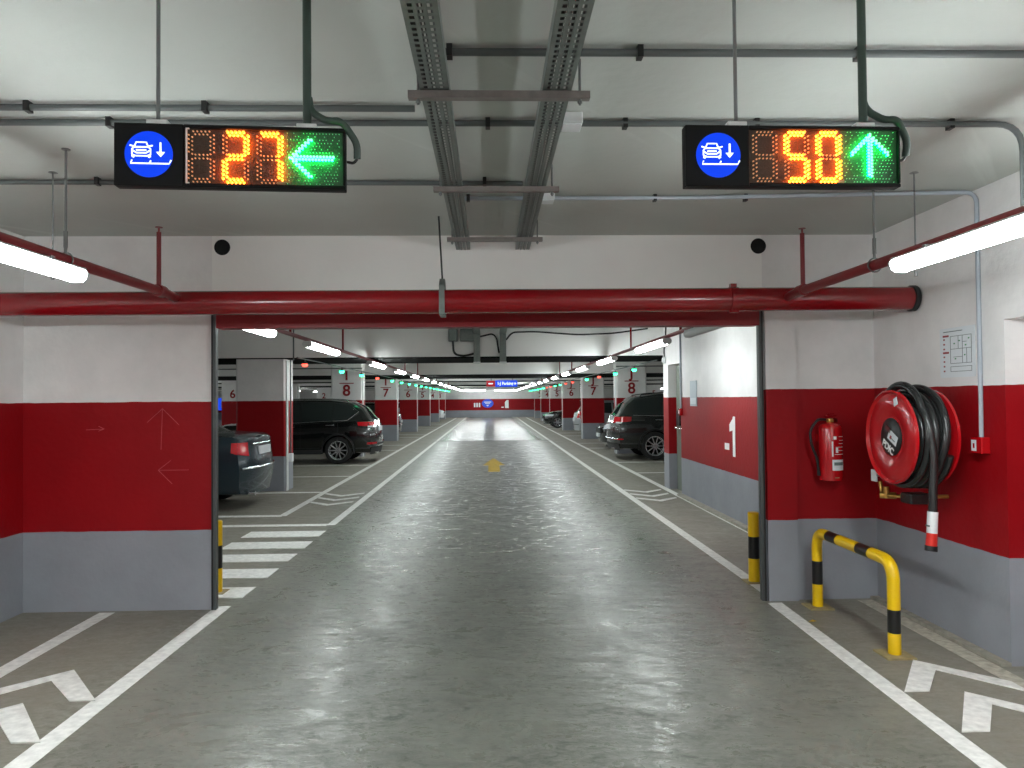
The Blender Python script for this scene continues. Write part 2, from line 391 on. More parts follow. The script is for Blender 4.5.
# painted 1 with its minus sign on the hall wall
n1 = MB().prism([(8.99, .79), (8.90, .79), (8.90, 1.28), (8.97, 1.28), (8.99, 1.25), (9.11, 1.18), (9.11, 1.09), (8.99, 1.11)], 'x', 2.9665, 2.9695)
n1.prism([(9.30, .86), (9.13, .86), (9.13, .94), (9.30, .94)], 'x', 2.9665, 2.9695)
n1.build('painted_level_number', M_wtext, whall)['label'] = 'white number minus one painted on the red band'
# chalk arrows on the red band of the left wall
def strokes(segs, r=.0016):
    m = MB()
    for a, c in segs: m.tube([(a[0], WY - .001, a[1]), (c[0], WY - .001, c[1])], r, 5)
    return m
strokes([((-2.41, 1.17), (-2.40, 1.47)), ((-2.40, 1.47), (-2.51, 1.37)), ((-2.40, 1.47), (-2.28, 1.35))]).build('chalk_arrow', M_chalk, wl)['label'] = 'thin chalk arrow pointing up'
strokes([((-2.43, 1.02), (-2.21, 1.02)), ((-2.43, 1.02), (-2.34, 1.09)), ((-2.43, 1.02), (-2.33, .92))]).build('chalk_arrow', M_chalk, wl)['label'] = 'thin chalk arrow pointing left'
strokes([((-2.95, 1.32), (-2.82, 1.325)), ((-2.82, 1.325), (-2.86, 1.345)), ((-2.82, 1.325), (-2.86, 1.31))], .002).build('chalk_arrow', M_chalk, wl)['label'] = 'small chalk arrow pointing right'

# hall beams
for i, (y0, y1, z0) in enumerate(((12.6, 14.4, 2.225), (22.0, 25.8, 2.235), (30.5, 31.6, 2.25), (38.6, 42.0, 2.25), (46.2, 47.2, 2.25), (53.7, 54.7, 2.25))):
    b = struct(box('ceiling_beam', M_beam, -26.7, 26.7, y0, y1, z0 + .02, H), 'white concrete beam across the hall')
    box('underside_strip', M_under, -26.7, 26.7, y0 + .005, y1 - .005, z0, z0 + .0195, b)  # near-black layer along the whole underside of each beam
# pillars
def pillar(xa, xb, y, row, num, label, inner, junction=False):
    t = empty('concrete_pillar', label, 'pillar', ((xa + xb) / 2, y - .006, 0), 0, 'numbered pillars of the hall')
    w_ = (xb - xa) / 2
    MB().prism([(-w_ + .03, 0), (w_ - .03, 0), (w_, .03), (w_, .47), (w_ - .03, .5), (-w_ + .03, .5), (-w_, .47), (-w_, .03)], 'z', 0, H if y > 13 else 2.224).build('column', M_hall, t)
    g = w_ * inner
    MB().box(min(g, g + .016 * inner), max(g, g + .016 * inner), .03, .13, 0, 2.2).build('corner_guard', M_guard, t)
    if row:
        text('row_letter', row, .34, (0, -.012, 2.17), FRONT, M_text, t, .006, .010)
        MB().box(-.19, .19, -.016, 0, 1.965, 1.99).build('dividing_bar', M_text, t)
    if num: text('pillar_number', num, .42, (0, -.012, 1.77), FRONT, M_text, t, .006, .008)
    if junction:
        MB().tube([(w_ + .035, .2, .62), (w_ + .035, .2, 2.74)], .013, 8).build('conduit', M_cond, t, 40)
        MB().box(w_ + .003, w_ + .07, .14, .26, .48, .62).build('junction_box', M_white, t, bevel=.006)
    return t
YS = (12.6, 20.1, 27.6, 35.1, 42.6, 50.1, 57.2)
pillar(-4.28, -3.45, YS[0], None, None, 'nearest pillar on the left, without a number, behind the dark sedan', 1, True)
for i, n in enumerate(('8', '7', '6', '5', '4', '3')):
    pillar(-4.28, -3.45, YS[i + 1], 'I', n, 'pillar on the left side of the lane marked I %s' % n, 1)
    pillar(3.45, 4.28, YS[i + 1], 'J', n, 'pillar on the right side of the lane marked J %s' % n, -1)
for i, (y, n) in enumerate(((27.6, '6'), (35.1, '4'), (42.6, '2'), (50.1, '1'))):
    pillar(-9.9, -9.07, y, None, n, 'pillar in the second row on the left numbered %s' % n, 1)
for i, (y, n) in enumerate(((20.1, '8'), (27.6, '7'), (35.1, '6'), (42.6, '5'))):
    pillar(9.07, 9.9, y, None, n, 'pillar in the second row on the right numbered %s' % n, -1)

# ------------------------------------------------------------------ lamps
def make_lamp():
    t = empty('tube_lamp', 'x', 'lamp')
    MB().prism([(-.036, .034), (.036, .034), (.044, .022), (-.044, .022)], 'y', -.77, .77).build('housing', M_lampbody, t, 30)
    n = 10; prof = [(.052 * math.cos(PI + PI * k / n), .004 + .042 * math.sin(PI + PI * k / n)) for k in range(n + 1)]; prof = [(-.044, .0215)] + prof + [(.044, .0215)]
    MB().prism(prof, 'y', -.755, .755).build('diffuser', M_lamp, t, 30)
    for y in (-.777, .762): MB().prism([(-.038, .036), (.038, .036), (.055, .006), (.048, -.02), (.03, -.036), (-.03, -.036), (-.048, -.02), (-.055, .006)], 'y', y, y + .015).build('end_cap', M_lampbody, t, 30)
    for y in (-.5, .5): MB().tube([(0, y, .03), (0, y, .60)], .003, 5).build('hanger', M_rod, t)
    return t
FD = {}
XL, XR, ZL = -1.995, 1.945, 2.138
lamp0 = make_lamp(); LD = [c.data for c in lamp0.children if c.name.startswith('diffuser')][0]; first = True
for ch in lamp0.children:
    if ch.name.startswith('hanger'): HD = ch.data; break
CD = MB().box(-.045, .045, -.012, .012, .030, .041).build('x', M_rod); CDm = CD.data; bpy.data.objects.remove(CD)
def place_lamp(x, y, label, group, rz=0, z=ZL):
    global first
    o = lamp0 if first else copy_tree(lamp0); first = False
    for ch in o.children:
        if ch.name.startswith('diffuser'): ch.data = LD
        if ch.name.startswith('pipe_clip'): ch.name = 'hanger'; ch.data = HD; ch.location = (0, 0, 0)
    o.location = (x, y, z); o.rotation_euler = (0, 0, rz); o['label'] = label; o['group'] = group
    return o
endL = [-6.3, -3.0, .35, 3.64, 6.83, 9.7, 13.9, 17.2, 20.4] + [23.7 + 3.3 * k for k in range(11)]
endR = [-6.3, -3.0, .20, 3.44, 7.17, 9.6, 13.05, 16.2, 19.4] + [22.7 + 3.3 * k for k in range(11)]
ordn = ['', '', '', 'nearest', 'second', 'third', 'fourth', 'fifth', 'sixth', 'seventh', 'eighth', 'ninth', 'tenth', 'eleventh', 'twelfth', 'thirteenth', 'fourteenth', 'fifteenth', 'sixteenth', 'seventeenth', 'eighteenth', 'nineteenth']
for side, x, ends in (('left', XL, endL), ('right', XR, endR)):
    for i, e in enumerate(ends):
        where = ('%s lit tube lamp of the row along the red pipe on the %s' % (ordn[i], side)) if i > 2 else 'lit tube lamp of the %s row, behind the viewer' % side
        if i == 3: where = 'lit tube lamp nearest the viewer under the %s red pipe, in front of the opening' % side
        o = place_lamp(x, e - .775, where, 'tube lamps in the %s row' % side)
        for ch in o.children:
            if ch.name.startswith('hanger'): ch.name = 'pipe_clip'; ch.data = CDm; ch.location = (0, -.5 if any(c.name.startswith('pipe_clip') and c is not ch for c in o.children) else .5, 0)
        if i <= 3:
            for ch in o.children:
                if ch.name.startswith('diffuser'):
                    ch.data = FD.setdefault('d', ch.data.copy()); ch.data.materials[0] = M_lampF
        if i == 4 and side == 'left': o.scale = (1, .77, 1); o.location.y = 6.22
        if i == 4 and side == 'right':
            o['label'] = 'unlit tube lamp just behind the opening on the right'
            for ch in o.children:
                if ch.name.startswith('diffuser'): ch.data = ch.data.copy(); ch.data.materials[0] = mat('unlit_lamp_diffuser', rgb(200, 205, 205), .4)
for sx in (-1, 1):
    for x in (12.0, 17.0, 22.0):
        for k in range(9 if x == 12 else 5):
            y = 15 + (5.2 if x == 12 else 9.5) * k
            place_lamp(sx * x, y, 'lit tube lamp far off over the %s side bays' % ('left' if sx < 0 else 'right'), 'tube lamps over the %s side bays' % ('left' if sx < 0 else 'right'))
for k, (x, y) in enumerate(((-1.15, 57.0), (1.15, 57.0), (-1.15, 60.0), (1.15, 60.0))):
    place_lamp(x, y, 'crosswise lit tube lamp at the far end of the lane, %s' % ('left' if x < 0 else 'right'), 'crosswise lamps at the far end', PI / 2, 2.2)

# ------------------------------------------------------------------ red sprinkler piping
t = empty('sprinkler_main', 'thick glossy red main pipe crossing the picture above the opening', 'pipe', (0, 4.92, 2.165))
MB().tube([(-3.4, 0, 0), (2.86, 0, .012)], .079, 28).build('pipe', M_redpipe, t, 40)
MB().lathe([(.079, 0), (.088, .005), (.088, .035), (.0, .04)], (2.845, 0, .012), 'x', 28).build('end_cap', M_trim, t, 40)
for x in (1.64,):
    MB().lathe([(.08, -.03), (.088, -.028), (.088, .028), (.08, .03)], (x, 0, .006), 'x', 28).box(x - .02, x + .02, -.02, .02, .085, .115).build('coupling', M_redpipe, t, 40)
def branch(x, zt, side, y_end):
    zb = zt
    t = empty('sprinkler_branch', 'slim red sprinkler pipe running down the %s side in front of the opening' % side, 'pipe', (x, 0, zb))
    MB().tube([(0, -8.5, 0), (0, 4.70, 0), (0, 4.78, -.006), (0, 4.835, -.012)], .0275, 14).build('pipe', M_redpipeD, t, 40)
    MB().lathe([(.028, -.045), (.037, -.04), (.037, .04), (.028, .045)], (0, 4.62, 0), 'y', 16).build('coupling', M_redpipeD, t, 40)
    MB().tube([(0, 4.60, 0), (0, 4.60, .36)], .014, 10).tube([(0, 4.60, .36), (0, 4.60, .385)], .006, 8).lathe([(.0, .0), (.022, .0), (.022, .003), (0, .004)], (0, 4.60, .388), 'z', 14).build('upright_sprinkler', M_redpipeD, t, 40)
    return t
branch(-2.03, 2.205, 'left', 4.9); branch(1.98, 2.19, 'right', 4.9)
for x, side in ((-2.03, 'left'), (1.98, 'right')):
    t = empty('sprinkler_branch', 'slim red sprinkler pipe following the lamps inside the hall on the %s' % side, 'pipe', (x, 0, 2.20))
    MB().tube([(0, WY + .22, 0), (0, 60, 0)], .0215, 10).build('pipe', M_redpipeD, t, 40)
    for y in (7.6, 10.3, 14.5, 17.8, 20.9, 24.6, 28.2, 33.2, 36.5, 42, 45, 49, 52):
        MB().tube([(0, y, 0), (0, y, .40)], .014, 8).lathe([(0, 0), (.022, 0), (.022, .003), (0, .004)], (0, y, .41), 'z', 10).build('upright_sprinkler', M_redpipe, t, 40)
# hangers
def hanger(x, y, zp, label, r=.028):
    t = empty('pipe_hanger', label, 'hanger', (x, y, zp), 0, 'ring hangers of the red pipes')
    MB().tube([(0, 0, r + .03), (0, 0, H - zp)], .006, 8).tube([(0, 0, r + .03), (0, 0, r + .11)], .010, 8).lathe([(.0, -.004), (.02, -.004), (.02, 0)], (0, 0, H - zp), 'z', 12).build('rod', M_rod, t, 40)
    MB().tube([(r * 1.25 * math.sin(a), 0, (r * 1.25) * math.cos(a)) for a in [2 * PI * k / 20 for k in range(21)]], .004, 6, False).tube([(0, 0, r * 1.2), (0, 0, r + .04)], .008, 8).build('ring', M_rod, t, 40)
hanger(-2.03, 3.60, 2.205, 'rod and ring hanger holding the left red pipe above the lamp')
hanger(1.98, 3.73, 2.19, 'rod and ring hanger holding the right red pipe above the lamp')
for x, side in ((-2.30, 'left'), (2.33, 'right')):
    s = -1 if x < 0 else 1
    xp = -2.03 if s < 0 else 1.98
    t = empty('bracket_rod', 'thin plain rod dropping from the ceiling outside the %s red pipe' % side, 'rod', (x, 3.96, 0), 0, 'plain rods beside the red pipes')
    MB().tube([(0, 0, 2.185), (0, 0, H)], .0045, 6).lathe([(0, -.004), (.024, -.004), (.018, 0)], (0, 0, H), 'z', 12).build('rod', M_rod, t, 40)
    MB().tube([(0, 0, 2.17), (0, 0, 2.20)], .008, 8).build('nut', M_rod, t)
t = empty('pipe_hanger', 'dark rod with a grey strap holding the thick red main pipe mid-span', 'hanger', (-.31, 4.92, 2.17))
MB().tube([(-.022, 0, H - 2.17), (0, 0, .14)], .006, 8).build('rod', M_rodD, t, 40)
MB().box(-.018, .018, -.088, -.081, -.09, .10).box(-.018, .018, .081, .088, -.09, .10).box(-.018, .018, -.088, .088, -.097, -.09).prism([(-.088, .1), (-.02, .15), (.02, .15), (.088, .1), (.08, .1), (.0, .14), (-.08, .1)], 'x', -.018, .018).build('strap', M_galv, t, bevel=.003)

# ------------------------------------------------------------------ conduits on the ceiling
def conduit(pts, r, label, clips=(), m=M_cond, br=.12, name='ceiling_conduit', cat='conduit', gr='grey conduits across the ceiling', clipm=None):
    """pts in world space; clips are x positions of dark saddles along a crosswise run"""
    t = empty(name, label, cat, pts[0], 0, gr)
    p0 = Vector(pts[0]); q = [Vector(p) - p0 for p in pts]
    MB().tube(bend(q, br), r, 12).build('tube', m, t, 40)
    for x in clips:
        MB().box(x - p0.x - .010, x - p0.x + .010, -r - .006, r + .006, -r - .006, H - p0.z).build('saddle', clipm or M_dark, t)
    return t
zc = H - .022
conduit([(-3.39, 3.03, zc), (-.30, 3.035, zc)], .0135, 'grey ceiling conduit, upper of the pair behind the left sign', (-1.86, -1.15))
conduit([(-3.39, 3.20, zc), (2.37, 3.19, zc), (2.37, 3.19, 2.3)], .0135, 'grey ceiling conduit running behind both signs and turning down at the right', (-1.62, .0, .60, 1.18, 2.05))
conduit([(-.16, 2.535, zc), (2.89, 2.525, zc)], .0135, 'grey ceiling conduit nearest the viewer, right of the cable trays', (-.13, .53, 1.3, 2.0))
conduit([(-3.39, 4.06, zc), (.10, 4.09, zc), (.19, 4.13, zc + .01)], .0135, 'grey ceiling conduit from the left edge to the cable trays, behind the left sign bottom', (-2.12, -.02))
conduit([(-.14, 4.40, zc), (1.2, 4.39, zc), (2.885, 4.27, zc), (2.885, 4.27, 1.27)], .0125, 'grey conduit crossing right and running down the wall to the red call point', (-.12, 1.0, 1.55), M_condL, .07)
for z in (2.62, 2.2, 1.42):
    pass
for y, yy, lb in ((2.95, -.95, 'small pale junction box on the ceiling right of the cable trays'), (4.33, .42, 'small pale junction box on the ceiling near the far end of the trays')):
    t = empty('junction_box', lb, 'junction box', (.36 if y < 4 else .345, 3.16 if y < 4 else 4.36, H), 0, 'ceiling junction boxes')
    MB().box(-.045, .045, -.05, .05, -.05, 0).build('body', M_guard, t, bevel=.006)
    MB().box(-.042, .042, -.047, .047, -.056, -.0505).build('lid', M_white, t, bevel=.003)
# perforated cable trays
def tray(x0, x1, label, y0, y1, z=2.625, name='cable_tray'):
    t = empty(name, label, 'cable tray', ((x0 + x1) / 2, y0, z), 0, 'perforated cable trays')
    w_ = x1 - x0; n = int((y1 - y0) / .034); m = MB()
    xs = [-w_ / 2]; hw = .0075
    for c in (-.28, 0, .28): xs += [c * w_ - hw, c * w_ + hw]
    xs.append(w_ / 2)
    dy = (y1 - y0) / n
    for r_ in range(n):
        ya = r_ * dy; yh = ya + dy * .50
        m.add([(x, ya, 0) for x in xs] + [(x, yh, 0) for x in xs], [(i, i + 1, i + 9, i + 8) for i in range(7) if not (i % 2 == 1)])
        m.add([(-w_ / 2, yh, 0), (w_ / 2, yh, 0), (w_ / 2, ya + dy, 0), (-w_ / 2, ya + dy, 0)], [(0, 1, 2, 3)])
    for s in (-1, 1):
        m.box(s * w_ / 2 - .001, s * w_ / 2 + .001, 0, y1 - y0, 0, .05)
        m.box(s * w_ * .14 - .004, s * w_ * .14 + .004, 0, y1 - y0, -.003, -.0005)
    m.build('tray', M_galv, t)
    for k, (dx, r_, mm) in enumerate(((-.03, .009, M_dark), (-.008, .007, M_cond), (.012, .009, M_dark), (.034, .006, M_cond))):
        MB().tube([(dx + .003 * math.sin(j * 1.3 + k), (y1 - y0) * j / 12, r_ + .002) for j in range(13)], r_, 6).build('cable', mm, t, 40)
    for yy in (1.55, 3.1):
        if yy < y1 - y0: pass
    return t
tray(-.240, -.138, 'left perforated steel cable tray running away under the ceiling', -3, 5.46)
tray(.198, .300, 'right perforated steel cable tray running away under the ceiling', -3, 5.46)
for y, lb in ((2.63, 'nearest'), (3.82, 'middle'), (5.02, 'farthest')):
    t = empty('tray_trapeze', '%s of the three steel cross bars carrying the two cable trays' % lb, 'support bar', (.042, y, 2.603), 0, 'cross bars under the cable trays')
    MB().prism([(-.016, -.010), (.016, -.010), (.016, .016), (.010, .016), (.010, -.004), (-.010, -.004), (-.010, .016), (-.016, .016)], 'x', -.325, .325).build('rail', M_strut, t)
    for s in (-1, 1):
        MB().tube([(s * .29, 0, -.03), (s * .29, 0, .14)], .005, 8).lathe([(.0, 0), (.009, 0), (.009, .008), (0, .008)], (s * .29, 0, -.024), 'z', 6).build('threaded_rod', M_rod, t)
# the trays go on in the hall and drop in front of the first beam
for x0, x1, lb in ((-.27, -.16, 'left cable tray inside the hall, dropping down the first beam'), (.17, .28, 'right cable tray inside the hall, dropping down the first beam')):
    t = empty('cable_tray', lb, 'cable tray', ((x0 + x1) / 2, 0, 0), 0, 'perforated cable trays')
    MB().box(-.055, .055, WY + .25, 12.5, 2.62, 2.624).box(-.055, -.052, WY + .25, 12.5, 2.62, 2.67).box(.052, .055, WY + .25, 12.5, 2.62, 2.67).build('tray', M_galv, t)
    MB().box(-.055, .055, 12.50, 12.505, 2.15, 2.66).box(-.055, -.05, 12.505, 12.57, 2.15, 2.66).box(.05, .055, 12.505, 12.57, 2.15, 2.66).build('drop_section', M_galv, t)
    MB().box(-.06, .06, 12.48, 12.58, 2.12, 2.15).build('end_fitting', M_guard, t, bevel=.004)
for x, w_, lb in ((-.62, .15, 'smaller grey switch box on the first beam left of the cable drops'), (-.38, .24, 'larger grey switch box on the first beam left of the cable drops')):
    t = empty('switch_box', lb, 'switch box', (x, 12.6, 2.62), 0, 'switch boxes on the first beam')
    MB().box(-w_ / 2, w_ / 2, -.09, -.001, -.12, .09).build('body', M_cond, t, bevel=.01)
    MB().box(-w_ / 2 + .01, w_ / 2 - .01, -.1, -.0905, -.11, .08).build('lid', M_galv, t, bevel=.004)
def cable(pts, r, label):
    t = MB().tube(bend(pts, .14, 8), r, 8).build('black_cable', M_dark, None, 40)
    return tag(t, label, 'cable', 'black cables on the first beam')
cable([(-.62, 12.55, 2.50), (-.61, 12.55, 2.28), (-.42, 12.55, 2.25), (-.24, 12.54, 2.30)], .018, 'thick black cable looping below the grey switch boxes')
cable([(-.16, 12.55, 2.58), (.05, 12.55, 2.63), (.12, 12.55, 2.56), (.16, 12.55, 2.30)], .014, 'black cable arching between the two cable drops')
cable([(.28, 12.54, 2.52), (.38, 12.54, 2.65), (.75, 12.54, 2.66), (1.5, 12.53, 2.60), (2.1, 12.53, 2.62), (2.7, 12.53, 2.70)], .014, 'long sagging black cable running right along the first beam')

# ------------------------------------------------------------------ LED guidance signs
SEG = {'2': 'abged', '7': 'abc', '5': 'afgcd', '0': 'abcdef', '8': 'abcdefg'}
def led_dots(lit, digit=True):
    """dot centres of a seven segment figure with double rows; size .085 x .158, centred on 0"""
    segs = SEG[lit] if lit else ''
    out = {}
    W_, H_, p = .078, .150, .0094
    def row(z, name, up):
        for k in range(5): out.setdefault(name, []).append((-.023 + k * .0115, z))
        for k in range(4): out[name].append((-.023 + (k + .5) * .0115, z + (-.009 if up else .009)))
    row(H_ / 2, 'a', True); row(-H_ / 2, 'd', False)
    for k in range(4):
        out.setdefault('g', []).extend([(-.017 + k * .0115, .0055), (-.017 + k * .0115, -.0055)])
    for k in range(5):
        z = H_ / 2 - .011 - k * .0125
        for nm, x, s in (('f', -.036, 1), ('b', .036, -1)):
            out.setdefault(nm, []).extend([(x, z), (x + s * .010, z - .0062)])
        z = -z
        for nm, x, s in (('e', -.036, 1), ('c', .036, -1)):
            out.setdefault(nm, []).extend([(x, z), (x + s * .010, z + .0062)])
    on = [q for s in segs for q in out[s]]
    off = [q for s in out if s not in segs for q in out[s]]
    return on, off
def dots(ps, r, y0, y1, cx, cz, n=6):
    m = MB()
    for x, z in ps:
        m.lathe([(r, y1), (r, y0 + r * .4), (r * .5, y0)], (cx + x, 0, cz + z), 'y', n)
    return m
def halo_sleeves(ps, r, y0, y1, cx, cz, m, parent):  # emitters added behind the dots so the board glows like bloom
    q = MB()
    for x, z in ps: q.lathe([(r, y1), (r, y0)], (cx + x, 0, cz + z), 'y', 6)
    return q.build('glow_sleeves', m, parent)
def led_sign(name, label, loc, rz, num, arrow, edge_glint):
    t = empty(name, label, 'sign', loc, rz, 'LED guidance signs')
    W_, Hh, D = .664, .186, .04
    x0 = -W_ / 2; xd = x0 + .195                       # pictogram end, display start
    # case: back, rims and the opaque pictogram front
    m = MB()
    m.box(x0, W_ / 2, .012, D, -Hh / 2, Hh / 2)
    m.box(x0, xd, 0, .012, -Hh / 2, Hh / 2)
    m.box(xd, W_ / 2, 0, .012, Hh / 2 - .012, Hh / 2); m.box(xd, W_ / 2, 0, .012, -Hh / 2, -Hh / 2 + .012); m.box(W_ / 2 - .008, W_ / 2, 0, .012, -Hh / 2 + .012, Hh / 2 - .012)
    m.build('case', M_case, t, bevel=.003)
    cx, r = x0 + .099, .0675
    disc = MB().lathe([(0, -.003), (r, -.003), (r, 0)], (cx, 0, 0), 'y', 48).build('pictogram_disc', M_disc, t, 30)
    ic = MB()
    def st(pts, rr=.0022): ic.tube([(cx + a, -.0045, c) for a, c in pts], rr, 6)
    q = [(-.046, -.002), (-.046, .014), (-.040, .020), (-.034, .034), (-.014, .034), (-.006, .034), (0, .020), (.006, .014), (.006, -.002), (-.004, -.006), (-.036, -.006), (-.046, -.002)]
    st(q); st([(-.040, .020), (.0, .020)]); st([(-.052, .025), (-.042, .022)]); st([(.012, .025), (.002, .022)])
    st([(-.044, .010), (-.034, .003), (-.006, .003), (.004, .010)]); st([(-.034, .011), (-.006, .011)]); st([(-.046, -.006), (-.040, -.010)], .003); st([(.006, -.006), (0, -.010)], .003)
    st([(.034, .034), (.034, -.002)], .0028)
    ic.prism([(cx + .034, -.008), (cx + .022, .006), (cx + .046, .006)], 'y', -.0065, -.003)
    st([(-.046, -.018), (-.050, -.028), (.058, -.028), (.064, -.017)]); st([(.003, -.028), (.007, -.019)])
    ic.build('car_and_arrow_pictogram', M_icon, t, 40)
    # display boards
    xg = W_ / 2 - .182
    MB().box(xd, xg, .009, .0115, -Hh / 2 + .012, Hh / 2 - .012).build('led_board', M_face, t)
    MB().box(xg, W_ / 2 - .008, .009, .0115, -Hh / 2 + .012, Hh / 2 - .012).build('led_board', M_faceG, t)
    for i, ch in enumerate((None,) + tuple(num)):
        c = xd + .050 + i * .0985
        on, off = led_dots(ch)
        if on: halo_sleeves(on, .0035, .0002, .009, c, -.001, M_slO, dots(on, .0043, -.002, .0001, c, -.001, 8).build('lit_digit', M_ledO, t))
        if off: dots(off, .0024, .003, .009, c, -.001, 6).build('unlit_digit', M_ledoff, t)
    ac = (xg + W_ / 2 - .008) / 2
    pts = []
    for k in range(13):
        for j in (-1, 1): pts.append((-.058 + .0095 * k + (.004 if j > 0 else 0), j * .0045))
    pts.append((-.068, 0)); pts.append((-.063, .0))
    for k in range(1, 7):
        for j in (-1, 1):
            for e in (0, .0085): pts.append((-.066 + .0088 * k + e, j * (.0088 * k + .002)))
    if arrow == 'up': pts = [(z, -x) for x, z in pts]
    halo_sleeves(pts, .0030, .0002, .009, ac, 0, M_slG, dots(pts, .0042, -.002, .0001, ac, 0, 8).build('lit_arrow', M_ledG, t))
    off = []
    rr = random.Random(3)
    for i in range(17):
        for j in range(17):
            x, z = -.076 + i * .0095 + (j % 2) * .0047, -.076 + j * .0095
            if x > .078: continue
            if all((x - a) ** 2 + (z - c) ** 2 > .0001 for a, c in pts) and rr.random() < .62: off.append((x, z))
    dots(off, .0013, .005, .009, ac, 0, 5).build('unlit_dots', M_ledoffG, t)
    if edge_glint:
        m = MB().box(xd + .008, xd + .0115, -.003, .004, -Hh / 2 + .012, Hh / 2 - .012).box(xd + .008, xd + .018, -.003, .002, -Hh / 2 + .010, -Hh / 2 + .0135).box(xd + .008, xd + .018, -.003, .002, Hh / 2 - .0155, Hh / 2 - .012)
        m.build('edge_glint', M_white, t)  # white strip modelled for the bright reflection along the panel edge
    MB().box(xg - .018, xg + .006, .002, .0085, -Hh / 2 + .013, -Hh / 2 + .022).build('label_tag', M_plate, t)
    # fixings
    xr, xc = x0 + (.118 if edge_glint else .162), W_ / 2 - (.115 if edge_glint else .105)
    for x in (xr, xc): MB().box(x - .03, x + .03, .005, .035, Hh / 2, Hh / 2 + .014).build('fixing_clamp', M_guard, t, bevel=.003)
    top = H - loc[2]
    MB().tube([(xr, .02, Hh / 2 + .01), (xr, .02, top)], .006, 8).build('hanging_rod', M_rod, t, 40)
    MB().tube([(xc, .02, Hh / 2 + .01), (xc, .02, top)], .013, 12).build('hanging_rod', M_green, t, 40)
    pc = [(xc + .004, .03, Hh / 2 + .10), (xc + .01, .02, Hh / 2 + .055), (xc + .06, .01, Hh / 2 + .022), (W_ / 2 - .01, .0, Hh / 2 + .022), (W_ / 2 + .034, .02, Hh / 2 - .04), (W_ / 2 + .032, .03, .01)]
    path = bend(pc, .06, 7)
    MB().tube(path, .011, 12).build('corrugated_cable', M_green, t, 40)
    MB().tube(bend([(W_ / 2 + .032, .03, .01), (W_ / 2 + .022, .03, -.004), (W_ / 2 + .002, .03, .0)], .012, 5), .0045, 8).build('cable_gland', M_dark, t, 40)
    return t
led_sign('led_sign', 'black LED sign showing 27 with a green arrow pointing left', (-.760, 2.20, 2.245), R(4), '27', 'left', True)
led_sign('led_sign', 'black LED sign showing 50 with a green arrow pointing up', (.926, 2.20, 2.248), R(1), '50', 'up', False)

# ------------------------------------------------------------------ bollards and hoop barrier
def stripes(path, r, bands, t, n=20):
    """cut a path into coloured lengths; bands = [(end fraction, material, name)]"""
    P = [Vector(p) for p in path]; L = [0]
    for a, c in zip(P, P[1:]): L.append(L[-1] + (c - a).length)
    def at(d):
        for i in range(len(P) - 1):
            if d <= L[i + 1] + 1e-9: return P[i].lerp(P[i + 1], (d - L[i]) / max(1e-9, L[i + 1] - L[i]))
        return P[-1]
    s0 = 0
    for e, m, nm in bands:
        d0, d1 = s0 * L[-1], e * L[-1]
        pts = [at(d0)] + [P[i] for i in range(len(P)) if d0 + 1e-4 < L[i] < d1 - 1e-4] + [at(d1)]
        MB().tube(pts, r, n).build(nm, m, t, 40); s0 = e
t = empty('hoop_barrier', 'yellow and black hooped steel barrier guarding the right wall', 'barrier', (2.350, 4.79, 0), R(0.4))
path = bend([(0, .50, 0), (0, .50, .545), (0, -.50, .545), (0, -.50, 0)], .12, 8)
Y_, K_ = (M_yb_y, 'yellow_section'), (M_yb_k, 'black_section')
stripes(path, .036, [(.085, *Y_), (.168, *K_), (.345, *Y_), (.42, *K_), (.555, *Y_), (.63, *K_), (.865, *Y_), (.933, *K_), (1, *Y_)], t)
for y in (.50, -.50): MB().box(-.085, .085, y - .085, y + .085, 0, .012).build('base_plate', M_plate, t, bevel=.002)
for x, y, lb in ((2.155, 6.04, 'yellow and black post behind the right edge of the opening'), (-2.185, 5.98, 'yellow and black post behind the left edge of the opening, mostly hidden')):
    t = empty('bollard', lb, 'bollard', (x, y, 0), 0, 'posts at the opening')
    stripes([(0, 0, .006), (0, 0, .565)], .045, [(.34, *Y_), (.66, *K_), (1, *Y_)], t, 24)
    MB().box(-.08, .08, -.08, .08, 0, .01).build('base_plate', M_plate, t, bevel=.002)
    MB().lathe([(.045, 0), (.04, .006), (0, .009)], (0, 0, .565), 'z', 24).build('cap', M_yb_y, t, 40)

# ------------------------------------------------------------------ fire extinguisher
t = empty('fire_extinguisher', 'red fire extinguisher hanging on the wall right of the opening', 'fire extinguisher', (2.505, WY - .11, .905)); t.scale = (.95, .95, .92)
MB().lathe([(.0, -.01), (.07, -.01), (.085, .0), (.087, .02), (.087, .405), (.082, .428), (.065, .445), (.028, .452), (.024, .46), (0, .46)], (0, 0, 0), 'z', 32).build('cylinder', M_redgloss, t, 50)
MB().lathe([(.024, .0), (.027, .01), (.024, .03), (.016, .035), (0, .035)], (0, 0, .455), 'z', 16).tube([(0, 0, .475), (-.045, -.01, .48)], .009, 10).build('valve', M_brass, t, 40)
MB().prism([(-.03, .495), (.045, .505), (.05, .517), (-.05, .508)], 'y', -.010, .010).prism([(-.03, .518), (.03, .522), (.03, .530), (-.03, .526)], 'y', -.009, .009).box(-.02, -.008, -.008, .008, .49, .522).build('lever', M_redpipe, t)
MB().lathe([(.0, -.016), (.016, -.016), (.018, 0)], (.03, -.014, .475), 'y', 14).build('pressure_gauge', M_chrome, t, 40)
MB().tube(bend([(-.04, -.012, .48), (-.10, -.014, .485), (-.165, -.01, .40), (-.155, -.01, .28), (-.105, -.01, .16), (-.10, -.01, .05)], .07, 6), .0105, 10).build('hose', M_dark, t, 40)
MB().tube([(-.10, -.01, .07), (-.10, -.01, .035)], .013, 10).build('nozzle', M_trim, t, 40)
